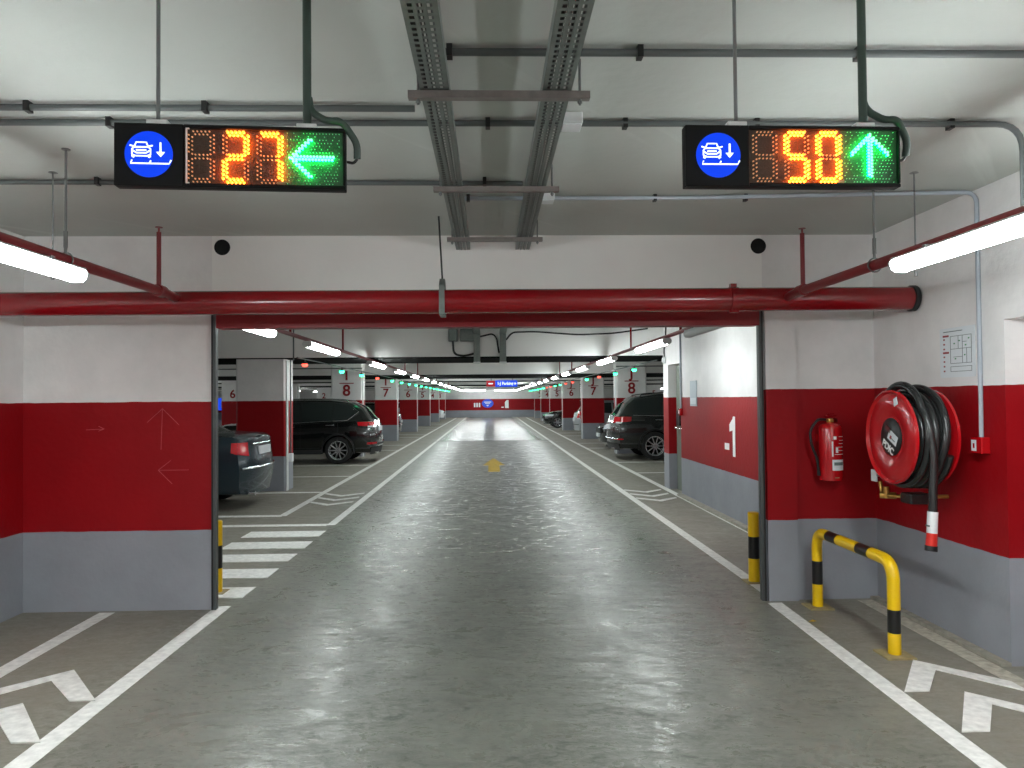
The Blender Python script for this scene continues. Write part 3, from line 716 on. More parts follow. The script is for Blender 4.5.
MB().box(-.07, .02, .085, .108, .30, .36).build('wall_bracket', M_redgloss, t)
def curved(name, a0, a1, z0, z1, m, r=.0885):
    n = 8; vs = []
    for k in range(n + 1):
        a = -PI / 2 + a0 + (a1 - a0) * k / n
        vs += [(r * math.cos(a), r * math.sin(a), z0), (r * math.cos(a), r * math.sin(a), z1)]
    return MB().add(vs, [(2 * k, 2 * k + 2, 2 * k + 3, 2 * k + 1) for k in range(n)]).build(name, m, t, 60)
curved('white_label', -.30, .95, .08, .165, M_paper)
curved('label_print', -.15, .85, .12, .145, M_ink, .0892)
for z, a, c in ((.205, -.1, .9), (.235, .2, .8), (.262, 0, .85), (.29, .3, .9), (.315, .35, .95), (.345, .3, .9)):
    curved('printed_line', a, c, z, z + .004, M_wtext, .0890)
curved('printed_line', -.32, -.20, .19, .31, M_wtext, .0890); curved('printed_emblem', -.18, .08, .325, .35, M_wtext, .0890); curved('printed_line', 0, .22, .22, .26, M_wtext, .0890); curved('printed_line', -.1, .3, .02, .027, M_plate, .0890)

# ------------------------------------------------------------------ hose reel
RX0, RX1, RY, RZ = 2.50, 2.74, 4.545, 1.262
t = empty('hose_reel', 'big red fire hose reel with black hose on the right wall', 'hose reel', (0, RY, RZ))
def disc(x, s, name):
    m = MB().lathe([(.10, x - .006 * s), (.125, x + .004 * s), (.155, x - .012 * s), (.24, x - .012 * s), (.27, x - .002 * s), (.283, x - .018 * s), (.292, x - .012 * s), (.292, x + .004 * s), (.27, x + .012 * s), (.15, x + .004 * s), (.10, x + .006 * s)], (0, 0, 0), 'x', 56)
    return m.build(name, M_redgloss, t, 50)
disc(RX0, 1, 'front_disc'); disc(RX1, -1, 'rear_disc')
hub = MB().lathe([(.0, -.014), (.100, -.014), (.118, -.004), (.118, .01)], (RX0, 0, 0), 'x', 40).build('hub', M_dark, t, 50)
hx = RX0 - .0155
def hubquad(name, cy, cz, w_, h_, rot, m, dx=0):
    c, s = math.cos(rot), math.sin(rot)
    P = [(a * c - b_ * s, a * s + b_ * c) for a, b_ in ((-w_ / 2, -h_ / 2), (w_ / 2, -h_ / 2), (w_ / 2, h_ / 2), (-w_ / 2, h_ / 2))]
    # wall-plane coordinates: +a runs towards the viewer (-y)
    return MB().prism([(cy - a, cz + b_) for a, b_ in P], 'x', hx - .001 + dx, hx + .001 + dx).build(name, m, hub)
hubquad('sticker', -.038, -.004, .105, .062, R(-28), M_paper); hubquad('sticker_print', -.018, -.002, .018, .022, R(-28), M_inkR, -.0015); hubquad('sticker_print', -.045, -.018, .04, .006, R(-28), M_ink, -.0015)
tx = text('maker_name', 'PDIC', .062, (hx - .001, .016, -.066), (0, 0, 0), M_wtext, hub, .0008, .002)
tx.rotation_euler = (Matrix.Rotation(-PI / 2, 4, 'Z') @ Matrix.Rotation(PI / 2, 4, 'X') @ Matrix.Rotation(R(-28), 4, 'Z')).to_euler()
hubquad('red_emblem', .012, .05, .06, .03, R(-28), mat('dim_red', rgb(90, 14, 20), .5))
MB().prism([(-.10, .205), (-.065, .19), (-.055, .235), (-.09, .25)], 'x', RX0 - .017, RX0 - .0135).build('inspection_sticker', M_paper, t)
MB().lathe([(.13, RX0), (.13, RX1)], (0, 0, 0), 'x', 32).build('drum', M_redgloss, t, 50)
# hose: packed turns, then loose turns lying over the rim
pts = []
def turns(xa, xb, n, r0, r1, ph=0.0, sag=0.0):
    k = int(n * 36); out = []
    for i in range(k + 1):
        u = i / k; a = ph + 2 * PI * n * u
        rr = r0 + (r1 - r0) * u
        y, z = rr * math.sin(a), rr * math.cos(a)
        if z < 0: z *= 1 + sag
        out.append((xa + (xb - xa) * u, y, z))
    return out
MB().tube(turns(RX0 + .035, RX1 - .03, 5.0, .185, .19), .022, 10).build('hose', M_rubber, t, 60)
MB().tube(turns(RX1 - .03, RX0 + .035, 4.5, .226, .230, 0, .04), .0235, 12).build('hose', M_rubber, t, 60)
MB().tube(turns(RX0 + .040, RX1 - .035, 3.6, .268, .274, .6, .10), .0235, 12).build('hose', M_rubber, t, 60)
# the free end comes over the top and hangs down in front
loop = []
a0 = -.5
for i in range(25):
    a = a0 + (PI * .5 - a0) * i / 24
    rr = .272 + .052 * math.sin(PI * min(1, i / 16))
    loop.append((RX0 + .035 + .05 * i / 24, -rr * math.sin(a) * 1.0, rr * math.cos(a)))
loop += [(RX0 + .087, -.285, -.08), (RX0 + .088, -.288, -.17), (RX0 + .080, -.292, -.27), (RX0 + .074, -.297, -.37), (RX0 + .070, -.30, -.43)]
MB().tube(loop, .0245, 16).build('hose_end', M_rubber, t, 60)
loop2 = []
for i in range(25):
    a = -1.0 + 3.0 * i / 24
    loop2.append((RX0 + .10 + .075 * math.sin(PI * i / 30), -(.292) * math.sin(a), (.292 + .012 * math.sin(PI * i / 24)) * math.cos(a)))
MB().tube(loop2, .0245, 14).build('hose', M_rubber, t, 60)
nx, ny = RX0 + .069, -.301
nz = MB().tube([(nx, ny, -.42), (nx - .010, ny - .004, -.545)], .029, 20).build('nozzle_sleeve', M_white, t, 50)
MB().tube([(nx - .0095, ny - .004, -.543), (nx - .017, ny - .006, -.615)], .0245, 20, rs=[.0295, .031]).build('nozzle', mat('orange_red_plastic', rgb(205, 40, 30), .35), t, 50)
MB().tube([(nx - .017, ny - .006, -.615), (nx - .020, ny - .007, -.645)], .034, 20).build('nozzle_tip', M_dark, t, 50)
MB().box(nx - .0355, nx - .031, ny - .02, ny + .015, -.505, -.495).build('sleeve_print', M_ink, t)
# arm to the wall and the brass valve below
MB().tube([(RX1, 0, 0), (2.9, 0, 0)], .04, 16).box(2.885, 2.899, -.06, .06, -.08, .08).build('wall_arm', M_redgloss, t, 40)
MB().tube(bend([(2.895, .07, -.385), (2.56, .12, -.385), (2.54, .20, -.385), (2.54, .22, -.30)], .04), .012, 10).tube([(2.55, .17, -.40), (2.55, .17, -.33)], .02, 12).tube([(2.52, .19, -.385), (2.60, .14, -.385)], .022, 12).build('valve', M_brass, t, 40)
MB().box(2.60, 2.74, -.02, .10, -.42, -.355).build('valve_cover', M_dark, t, bevel=.01)
MB().box(2.50, 2.506, .19, .26, -.30, -.225).box(2.506, 2.89, .22, .23, -.27, -.26).build('hang_tag', M_guard, t)

# ------------------------------------------------------------------ call point and evacuation plan
t = empty('call_point', 'small red manual fire call point box at the end of the wall conduit', 'call point', (2.9, 4.26, 1.225))
MB().box(-.055, -.001, -.048, .048, -.048, .048).build('box', M_redgloss, t, bevel=.005)
MB().box(-.0565, -.0552, -.002, .042, -.035, .03).build('button_plate', M_white, t)
MB().box(-.058, -.0567, .012, .026, -.018, .01).build('button', M_redgloss, t)
t = empty('evacuation_plan', 'white evacuation plan notice on the right wall above the hose reel', 'notice', (2.9, 4.50, 1.785))
MB().box(-.006, -.001, -.172, .168, -.155, .155).build('sheet', M_paper, t)
m = MB(); X0, X1 = -.0075, -.0062
for (a, c, z0, z1) in ((-.06, .13, .13, .135), (-.145, .06, .10, .103), (-.145, .06, -.07, -.067), (-.145, -.142, -.07, .10), (.057, .06, -.07, .10), (-.06, -.057, -.07, .10), (-.145, .06, .02, .023), (-.02, -.017, .02, .10), (-.1, -.097, -.07, .02), (-.1, -.06, .06, .063), (-.06, .03, -.03, -.027), (-.145, .06, -.12, -.117), (-.145, .06, -.09, -.087), (-.145, -.142, -.12, -.09), (.057, .06, -.12, -.09)):
    m.box(X0, X1, a, c, z0, z1)
m.build('plan_lines', M_ink, t)
m = MB()
for z in (.1, -.005): m.box(X0, X1, .075, .135, z, z + .012)
for k in range(7): m.box(X0, X1, .115, .13, .08 - k * .03 - (.02 if k > 2 else 0), .09 - k * .03 - (.02 if k > 2 else 0))
m.build('legend_marks', M_inkR, t)
m = MB()
for (a, z) in ((.02, .055), (-.03, .07), (.01, -.04), (-.08, -.02), (-.09, .04), (-.12, .08)): m.box(X0 - .0003, X1, a - .006, a + .006, z - .004, z + .004)
m.build('route_marks', mat('green_print', rgb(60, 130, 90), .6), t)

# ------------------------------------------------------------------ small fittings of the hall wall
conduit([(2.955, 11.38, H - .01), (2.955, 11.38, 1.35)], .014, 'pale vertical conduit on the hall wall beside the door', (), M_condL, .1, 'wall_conduit', 'conduit', 'conduits on the hall wall')
t = empty('call_point', 'tiny red call point below the conduit beside the hall door', 'call point', (2.97, 11.38, 1.30)); MB().box(-.05, -.001, -.05, .05, -.06, .05).build('box', M_redgloss, t, bevel=.005); MB().box(-.053, -.0505, -.02, .02, -.03, .02).build('button_plate', M_white, t)
t = empty('wall_notice', 'pale framed notice on the hall wall straddling the white and red paint', 'notice', (2.97, 10.7, 1.56)); MB().box(-.012, -.001, -.17, .17, -.17, .2).build('board', mat('pale_blue_board', rgb(185, 195, 202), .5), t, bevel=.003); MB().box(-.014, -.0125, -.15, .15, -.14, -.05).build('printed_panel', M_paper, t)
t = empty('bulkhead_lamp', 'small round white wall lamp over the hall door, with a black cable', 'lamp', (2.97, 12.42, 2.15)); MB().lathe([(0, -.06), (.04, -.055), (.06, -.02), (.06, -.001)], (0, 0, 0), 'x', 20).build('globe', M_white, t, 50); MB().tube(bend([(-.02, 0, .05), (-.02, 0, .2), (-.03, -.16, .35), (-.03, -.19, .588)], .06), .011, 8).build('cable', M_dark, t, 40)
conduit([(-3.30, 12.55, H - .01), (-3.30, 12.55, 2.2)], .012, 'thin conduit on the first beam above the nearest left pillar', (), M_cond, .1, 'wall_conduit', 'conduit', 'conduits on the hall beam')
for s in (-1, 1):
    side = 'left' if s < 0 else 'right'
    t = tag(MB().tube([(s * 3.1, 12.0 if s < 0 else 13.6, 2.215), (s * 3.1, 60, 2.215)], .011, 6).build('sensor_rail', M_cond, None, 40), 'thin rail carrying the bay lights on the %s side' % side, 'rail')
    for y, z in ((14.2, 2.30), (15.6, 2.33), (18.2, 2.30), (25.0, 2.33), (32.9, 2.30)):
        tag(MB().tube([(s * 3.12, y, z), (s * 26, y, z)], .014, 6).build('cross_conduit', M_cond, None, 40), 'thin conduit crossing over the %s parking bays' % side, 'conduit', 'conduits over the %s bays' % side)
# bay indicator lights
def sensor(m):
    t = empty('bay_light', 'x', 'indicator light')
    MB().lathe([(0, .03), (.035, .03), (.05, .012), (.05, 0)], (0, 0, 0), 'z', 14).tube([(0, 0, .03), (0, 0, .075)], .008, 6).build('housing', M_dark, t, 50)
    MB().lathe([(.05, 0), (.048, -.03), (.03, -.048), (0, -.052)], (0, 0, 0), 'z', 14).build('lens', m, t, 50)
    return t
sg, sr = sensor(M_sensG), sensor(M_sensR); used = set()
bays = [(-1, 12.5, 'r'), (-1, 15.6, 'g'), (-1, 18.0, 'g'), (-1, 20.5, 'r'), (-1, 23.6, 'g'), (1, 15.8, 'g'), (1, 18.2, 'g'), (1, 20.9, 'r'), (1, 23.6, 'g'), (1, 27.6, 'r')]
for k in range(13): bays.append((-1, 26.1 + 2.5 * k, 'g'))
for k in range(12): bays.append((1, 30.1 + 2.5 * k, 'r' if k in (0, 3, 4) else 'g'))
cnt = {}
for s, y, c in bays:
    src = sg if c == 'g' else sr
    o = src if c not in used else copy_tree(src); used.add(c)
    o.location = (s * 3.1, y, 2.135)
    k = cnt.get((s, c), 0); cnt[(s, c)] = k + 1
    o['label'] = '%s bay indicator light, %s of its colour from the viewer on the %s side' % ({'g': 'green', 'r': 'red'}[c], (['nearest'] + ordn[4:])[k], 'left' if s < 0 else 'right')
    o['group'] = 'bay indicator lights'

# signs at the far end
t = empty('overhead_sign', 'blue and red lit parking direction sign hanging over the far lane', 'sign', (.55, 27.5, 2.09), 0)
MB().box(-.35, .47, 0, .08, -.12, .12).build('blue_panel', M_signblue, t); MB().box(-.68, -.36, 0, .08, -.11, .11).build('red_panel', M_signred, t)
text('lettering', 'I-J Parking', .16, (.03, -.004, 0), FRONT, M_icon, t, .002, .003, .9); MB().prism([(.37, -.05), (.44, 0), (.37, .05)], 'y', -.004, 0).build('small_arrow', M_icon, t)
MB().box(-.6, -.44, -.003, 0, -.02, .02).build('white_bar', M_icon, t)
MB().tube([(-.5, .04, .11), (-.5, .04, .649)], .01, 6).tube([(.3, .04, .12), (.3, .04, .649)], .01, 6).build('hanging_rod', M_cond, t)
wf = bpy.data.objects['wall_far']
MB().prism([(1.25, .75), (1.55, .75), (1.55, 1.42), (1.40, 1.42), (1.25, 1.25)], 'y', 61.99, 61.998).box(.95, 1.15, 61.99, 61.998, .78, .86).build('painted_level_number', M_wtext, wf)
MB().box(-1.35, -1.22, 61.99, 61.998, .85, 1.2).box(-1.15, -1.02, 61.99, 61.998, .85, 1.2).box(-.95, -.82, 61.99, 61.998, .85, 1.2).build('painted_bars', M_wtext, wf)
t = empty('wall_sign', 'blue oval direction sign on the red band of the far end wall', 'sign', (-.2, 61.98, 1.15))
o = MB().lathe([(.0, -.02), (.36, -.02), (.36, 0)], (0, 0, 0), 'y', 32).build('panel', mat('blue_panel', rgb(40, 80, 200), .4, emit=rgb(30, 70, 220), estr=.2), t, 40); o.scale = (1.35, 1, 1)
MB().box(-.3, .3, -.024, -.0205, .08, .15).box(-.2, .2, -.024, -.0205, -.02, .04).prism([(-.12, -.12), (.12, -.12), (0, -.26)], 'y', -.024, -.0205).build('white_marks', M_wtext, t)
t = empty('wall_sign', 'blue notice with white marks on the distant red wall at the far left', 'sign', (-22.1, 61.98, 1.28))
MB().box(-.4, .4, -.02, 0, -.5, .5).build('panel', M_signblue, t); MB().box(-.15, .15, -.024, -.0205, -.3, .3).build('white_marks', M_wtext, t)
MB().box(-1.3, -.7, -.02, 0, -.35, .35).build('zero_mark', M_wtext, t)

# ------------------------------------------------------------------ cars
def interp(tab, x):
    if x <= tab[0][0]: return tab[0][1]
    for (a, p), (c, q) in zip(tab, tab[1:]):
        if x <= c:
            u = (x - a) / (c - a); u = u * u * (3 - 2 * u) * .35 + u * .65
            return p + (q - p) * u
    return tab[-1][1]
def make_car(kind, paint_m, label, group=None, spokes=10):
    """car with its tail at x=0 and its nose at x=L, standing on z=0"""
    if kind == 'sedan':
        L, W_, rw, xw1, xw2 = 4.25, .81, .295, .92, 3.42
        deck = [(0, .93), (.08, .975), (.55, 1.0), (1.0, .99), (2.0, .90), (3.05, .88), (3.7, .80), (4.25, .62)]
        rear = [(0, .10), (.3, .04), (.45, .0), (.62, .015), (.80, .05), (.98, .06), (1.1, .1)]
        roof = [(.62, .99), (1.15, 1.26), (1.6, 1.345), (2.1, 1.36), (2.5, 1.30), (3.1, .90)]
        zl = .21
    elif kind == 'suv':
        L, W_, rw, xw1, xw2 = 4.5, .86, .325, .93, 3.68
        deck = [(0, 1.02), (.3, 1.06), (1.0, 1.03), (2.2, .98), (3.0, .97), (3.85, .93), (4.5, .74)]
        rear = [(0, .12), (.35, .05), (.5, .0), (.68, .02), (.85, .06), (1.02, .10), (1.2, .14)]
        roof = [(.10, 1.03), (.42, 1.36), (.66, 1.475), (1.2, 1.53), (1.9, 1.54), (2.65, 1.48), (3.5, .97)]
        zl = .25
    elif kind == 'bigsuv':
        L, W_, rw, xw1, xw2 = 4.5, .90, .345, 1.02, 3.68
        deck = [(0, 1.06), (.3, 1.10), (1.0, 1.08), (2.4, 1.04), (3.2, 1.02), (3.8, .97), (4.5, .8)]
        rear = [(0, .12), (.35, .04), (.5, .0), (.72, .02), (.9, .04), (1.05, .08), (1.2, .12)]
        roof = [(.08, 1.06), (.38, 1.40), (.60, 1.55), (1.2, 1.62), (1.9, 1.63), (2.5, 1.57), (3.3, 1.03)]
        zl = .27
    else:
        L, W_, rw, xw1, xw2 = 3.85, .80, .30, .72, 3.12
        deck = [(0, .90), (.3, .95), (1.0, .92), (2.0, .88), (2.9, .88), (3.4, .82), (3.85, .62)]
        rear = [(0, .08), (.35, .03), (.5, .0), (.68, .02), (.85, .05), (1.0, .08), (1.2, .1)]
        roof = [(.08, .92), (.38, 1.25), (.60, 1.36), (1.1, 1.40), (1.7, 1.41), (2.1, 1.36), (2.9, .88)]
        zl = .21
    t = empty('parked_car', label, 'car', (0, 0, 0), 0, group)
    WZ = [(zl, .90), (zl + .12, .975), (.5, 1.0), (.75, .995), (.95, .96), (1.1, .93)]
    nose = [(0, .06), (.25, .05), (.45, .0), (.6, .01), (.72, .06), (.85, .16), (1.1, .22)]
    def wid(x, z):
        f = interp(WZ, z)
        if x < .5: f *= 1 - .05 * (1 - x / .5) ** 2
        if x > L - .8: f *= 1 - .09 * ((x - L + .8) / .8) ** 2
        return W_ * f
    def xe(x, y, z):
        """pull the ends into their side and plan profile"""
        v = (abs(y) / W_) ** 2.4
        a = interp(rear, z) + .16 * v; c = interp(nose, z) + .30 * v
        u = x / L
        return a * max(0, 1 - u * 3) ** 1 + x * 1.0 - c * max(0, 1 - (1 - u) * 2.6) if True else x
    def arch(x):
        for c in (xw1, xw2):
            R_ = rw + .055
            if abs(x - c) < R_: return rw + math.sqrt(R_ * R_ - (x - c) ** 2)
        return 0
    N_ = 96; NS = 10
    def half(x):
        zb = interp(deck, x)
        zs = [zl, zl, zl + .02, zl + .12, (zl + zb) * .46, (zl + zb) * .60, zb - .14, zb - .045, zb]
        ys = [0, .74 * W_]; 
        A = arch(x)
        out = [(0, zl), (.70 * W_, zl)]
        for z in zs[2:]:
            f = wid(x, z)
            if z == zl + .02: f *= .985
            if z >= zb - .001: f *= .955
            zz = z
            if A and z < A: zz = max(z, A - .0 + .002 * z)
            out.append((f, zz))
        out.append((.55 * W_, zb + .022)); out.append((0, zb + .035))
        return out
    vs = []; S = None
    xs = [L * i / (N_ - 1) for i in range(N_)]
    for x in xs:
        h_ = half(x)
        sec = [(y, z) for y, z in h_] + [(-y, z) for y, z in h_[-2:0:-1]]
        S = len(sec)
        for y, z in sec: vs.append((xe(x, y, z), y, z))
    fs = []
    for i in range(N_ - 1):
        for k in range(S):
            fs.append((i * S + k, i * S + (k + 1) % S, (i + 1) * S + (k + 1) % S, (i + 1) * S + k))
    bm_ = MB().add(vs, fs)
    for x, end in ((0, 0), (L, 1)):
        h_ = half(x); rows = []
        for y, z in h_[1:]:
            rows.append([(xe(x, yy, z), yy, z if z < h_[-2][1] - 1e-3 or True else z) for yy in [y * (-1 + 2 * j / 12) for j in range(13)]])
        v = [p for r_ in rows for p in r_]
        bm_.add(v, [(i * 13 + j, i * 13 + j + 1, (i + 1) * 13 + j + 1, (i + 1) * 13 + j) for i in range(len(rows) - 1) for j in range(12)])
    bm_.build('body', paint_m, t, 35, weld=True)
    # dark lower sill and wheel arch lips
    for s in (-1, 1):
        MB().box(xw1 + rw + .06, xw2 - rw - .06, s * W_ * .985 - .012, s * W_ * .985 + .012, zl - .01, zl + .10).build('sill', M_trim, t, bevel=.008)
        for c in (xw1, xw2):
            R_ = rw + .057
            MB().tube([(c + R_ * math.cos(a), s * (wid(c, .5) - .004), rw + R_ * math.sin(a)) for a in [R(-12) + R(204) * k / 20 for k in range(21)]], .022 if 'suv' in kind else .008, 6).build('wheel_arch', M_trim if 'suv' in kind else paint_m, t, 60)
            MB().lathe([(rw + .05, -.24), (rw + .05, 0)], (c, s * (W_ - .03) if s > 0 else s * (W_ - .03) + .24, rw + .0), 'y', 28).build('wheel_well', M_trim, t, 60) if False else None
    # greenhouse
    xa, xb = roof[0][0], roof[-1][0]
    def ghalf(x):
        zb = interp(deck, x) - .015; zr = interp(roof, x)
        zr = max(zr, zb + .012); hgt = zr - zb
        wb = W_ * .935 * (1 - .05 * max(0, (1.1 - x)) - .03 * max(0, x - 2.3))
        wt = wb - .19 * min(1, hgt / .45) * 1.0
        zside = zr - min(.075, hgt * .35)
        return [(wb, zb), (wb + (wt - wb) * .45, zb + (zside - zb) * .5), (wt, zside), (wt - .05, zr - min(.025, hgt * .2)), (wt - .16, zr - .002), (0, zr + .012)]
    gx = sorted(set([xa + (xb - xa) * i / 60 for i in range(61)]))
    def gpt(x, k, sgn):
        y, z = ghalf(x)[k]
        bow = .10 * (abs(y) / W_) ** 2
        u = (x - xa) / (xb - xa)
        return (x + bow * max(0, 1 - u * 2.2) - bow * 2.4 * max(0, 1 - (1 - u) * 2.2), sgn * y, z)
    # panel classes
    slope_r = [r_ for r_ in roof if r_[0] <= roof[2][0]][-1][0]; slope_f = roof[-2][0]
    if kind == 'sedan': slope_r = 1.5; 
    bmid = (xa + xb) / 2 + (.0)
    bpil = [bmid - .02, bmid + .05]
    qp = xa + (.42 if kind != 'sedan' else .70)
    cells = {'shell': [], 'side_a': [], 'side_b': [], 'side_c': [], 'back': [], 'front': []}
    for i in range(60):
        x0, x1 = gx[i], gx[i + 1]; xm = (x0 + x1) / 2
        hgt = interp(roof, xm) - interp(deck, xm)
        for k in range(5):
            for s in (1, -1):
                key = 'shell'
                if k in (0, 1):
                    low = hgt > .13
                    if low and xm > qp and xm < bpil[0]: key = 'side_a' if xm > qp + (.55 if kind != 'sedan' else 0) else 'side_c'
                    elif low and xm > bpil[1] and xm < xb - .22: key = 'side_b'
                    if key == 'side_c' and abs(xm - (qp + .55)) < .04: key = 'shell'
                else:
                    if xm < slope_r - .02 and k >= 3 and xm > xa + .05: key = 'back'
                    if xm > slope_f + .03 and k >= 3 and xm < xb - .03: key = 'front'
                cells[key].append((x0, x1, k, s))
    def gbuild(key, name, m, side=None):
        mb = MB()
        for x0, x1, k, s in cells[key]:
            if side and s != side: continue
            mb.add([gpt(x0, k, s), gpt(x1, k, s), gpt(x1, k + 1, s), gpt(x0, k + 1, s)], [(0, 1, 2, 3)])
        if mb.f:
            import bmesh
            o = mb.build(name, m, t)
            bm = bmesh.new(); bm.from_mesh(o.data); bmesh.ops.remove_doubles(bm, verts=bm.verts[:], dist=.0005); bmesh.ops.recalc_face_normals(bm, faces=bm.faces[:]); bm.to_mesh(o.data); bm.free()
            for p in o.data.polygons: p.use_smooth = True
            return o
    gbuild('shell', 'roof', paint_m); gbuild('back', 'rear_window', M_glass); gbuild('front', 'windscreen', M_glass)
    for key in ('side_a', 'side_b', 'side_c'):
        for s in (1, -1): gbuild(key, 'side_window', M_glass, s)
    # window chrome line, handles, mirrors, roof rails
    for s in (-1, 1):
        p1 = [(x, s * (ghalf(x)[0][0] + .004), ghalf(x)[0][1] + .012) for x in [qp + (xb - .25 - qp) * i / 14 for i in range(15)]]
        if kind == 'suv': p1 = [(qp + .1, s * (ghalf(qp + .1)[2][0] + .004), ghalf(qp + .1)[2][1] - .04), (qp - .07, s * (ghalf(qp)[1][0] + .006), ghalf(qp)[1][1] + .06)] + p1[1:]
        MB().tube(p1, .007, 6).build('window_trim', M_chrome, t, 60)
        for hx_ in (qp + .62, qp + 1.55):
            z = interp(deck, hx_) - .10; y = wid(hx_, z)
            MB().tube(bend([(hx_ - .09, s * (y - .01), z), (hx_ - .08, s * (y + .025), z), (hx_ + .08, s * (y + .025), z), (hx_ + .09, s * (y - .01), z)], .02, 4), .010, 8).build('door_handle', M_chrome, t, 60)
        for dx_ in (qp + .42, bmid + .02, xb - .30):
            pp = [(dx_, s * (wid(dx_, z) + .0015), z) for z in [zl + .14 + (interp(deck, dx_) - .1 - zl - .1) * i / 6 for i in range(7)]]
            MB().tube(pp, .003, 4).build('door_seam', M_trim, t)
        mx_ = xb - .34
        MB().lathe([(0, -.05), (.05, -.045), (.085, -.01), (.085, .03), (.05, .055), (0, .06)], (mx_, s * (W_ + .09), interp(deck, mx_) + .07), 'x', 14).build('wing_mirror', paint_m, t, 60)
        if 'suv' in kind or kind == 'bigsuv':
            pr = [(x, s * (ghalf(x)[3][0] - .02), ghalf(x)[3][1] + .045) for x in [.75 + 1.6 * i / 10 for i in range(11)]]
            pr = [(pr[0][0] - .03, pr[0][1], pr[0][2] - .04)] + pr + [(pr[-1][0] + .03, pr[-1][1], pr[-1][2] - .05)]
            MB().tube(pr, .013, 6).build('roof_rail', M_trim if kind == 'bigsuv' else M_chrome, t, 60)
    # wheels
    for c in (xw1, xw2):
        for s in (-1, 1):
            yo = s * (W_ - .015)
            def P(prof): return [(r_, -s * h_) for r_, h_ in prof]
            wh_ = MB().lathe(P([(rw * .68, .012), (rw * .80, .0), (rw * .95, .01), (rw, .035), (rw, .18), (rw * .94, .20), (rw * .68, .20), (rw * .68, .012)]), (c, yo, rw), 'y', 36, False).build('wheel', M_tyre, t, 40)
            rim = MB().lathe(P([(rw * .70, .006), (rw * .66, .012), (rw * .63, .06), (rw * .60, .065)]), (c, yo, rw), 'y', 36, False)
            for k in range(spokes):
                a = 2 * PI * k / spokes; ca, sa = math.cos(a), math.sin(a)
                hw = .018 if spokes > 6 else .032
                vs_ = []
                for rr, w2, dep in ((.03, hw * 1.0, .018), (rw * .67, hw * .75, .012)):
                    for sg_, dd in ((-1, 0), (1, 0), (1, .02), (-1, .02)):
                        x_ = rr * ca - sg_ * w2 * sa; z_ = rr * sa + sg_ * w2 * ca
                        vs_.append((c + x_, yo - s * (dep + dd), rw + z_))
                rim.add(vs_, [(0, 1, 2, 3), (4, 7, 6, 5), (0, 4, 5, 1), (1, 5, 6, 2), (2, 6, 7, 3), (3, 7, 4, 0)])
            rim.lathe(P([(0, .008), (.035, .010), (.04, .03)]), (c, yo, rw), 'y', 16)
            rim.build('rim', M_rim, wh_, 40)
            MB().lathe(P([(rw * .62, .07), (0, .07)]), (c, yo, rw), 'y', 24).build('brake_disc', M_trim, wh_, 40)
    # rear lamps, plate, bumper, exhaust
    zt0, zt1 = {'sedan': (.72, .90), 'suv': (.87, 1.0), 'bigsuv': (.90, 1.06), 'hatch': (.68, .98)}[kind]
    def lampstrip(name, m, front, ya, side_len, z0, z1, taper=0, off=.012):
        for s in (-1, 1):
            path_ = []
            yc = wid(.1, (z0 + z1) / 2)
            E_ = 0 if not front else L
            for k in range(7): path_.append(('e', ya + (yc - ya) * k / 6))
            for k in range(1, 6): path_.append(('s', side_len * k / 5))
            v = []
            for idx, (kd, u) in enumerate(path_):
                tt = idx / (len(path_) - 1)
                for z in (z0 + taper * tt * (z1 - z0) * .6, (z0 + z1) / 2 + taper * tt * .1 * (z1 - z0), z1):
                    if kd == 'e': x = xe(E_, u, z) + (-off if not front else off); y = s * min(u, wid(.0 if not front else L, z) * .995)
                    else:
                        xx = u if not front else L - u
                        y = s * (wid(xx, z) + off * .6); x = xe(xx, abs(y), z)
                    v.append((x, y, z))
            n = len(path_)
            MB().add(v, [(3 * i + j, 3 * i + j + 1, 3 * i + j + 4, 3 * i + j + 3) for i in range(n - 1) for j in range(2)]).build(name, m, t, 60)
    lampstrip('tail_lamp', M_tail, False, {'sedan': .58, 'suv': .45, 'bigsuv': .45, 'hatch': .55}[kind] * W_ / .85, {'sedan': .08}.get(kind, .28), zt0, zt1, .5 if kind != 'hatch' else 0)
    if kind != 'sedan': lampstrip('lamp_band', M_guard, False, {'suv': .62, 'bigsuv': .62, 'hatch': .6}[kind] * W_ / .85, .03, zt0 - .004, zt0 + .035, 0, .018)
    lampstrip('headlamp', M_head, True, .48, .26, .60, .72 if kind != 'bigsuv' else .82, .5)
    zp = {'sedan': .78, 'suv': .82, 'bigsuv': .80, 'hatch': .62}[kind]
    MB().box(xe(0, 0, zp) - .022, xe(0, 0, zp) + .01, -.24, .24, zp - .055, zp + .055).build('number_plate', M_numpl, t, bevel=.003)
    MB().box(xe(L, 0, .42) - .02, xe(L, 0, .42) + .02, -.24, .24, .36, .47).build('number_plate', M_numpl, t, bevel=.003)
    MB().prism([(-.42, .50), (.42, .50), (.36, .64), (-.36, .64)], 'x', L - .05, L - .02 + .02).build('grille', M_trim, t)
    zc_ = zp + .095
    MB().tube([(xe(0, abs(y), zc_) - .006, y, zc_) for y in [-.42 + .84 * i / 10 for i in range(11)]], .011, 6).build('boot_trim', M_chrome, t, 60)
    zb_ = {'sedan': .56, 'suv': .45, 'bigsuv': .52, 'hatch': .45}[kind]
    pb = [(xe(0, y, zb_) - .008, y, zb_) for y in [-W_ * .9 + W_ * 1.8 * i / 16 for i in range(17)]]
    MB().tube(pb, .014, 6).build('bumper_strip', M_chrome if kind in ('sedan', 'bigsuv') else M_trim, t, 60)
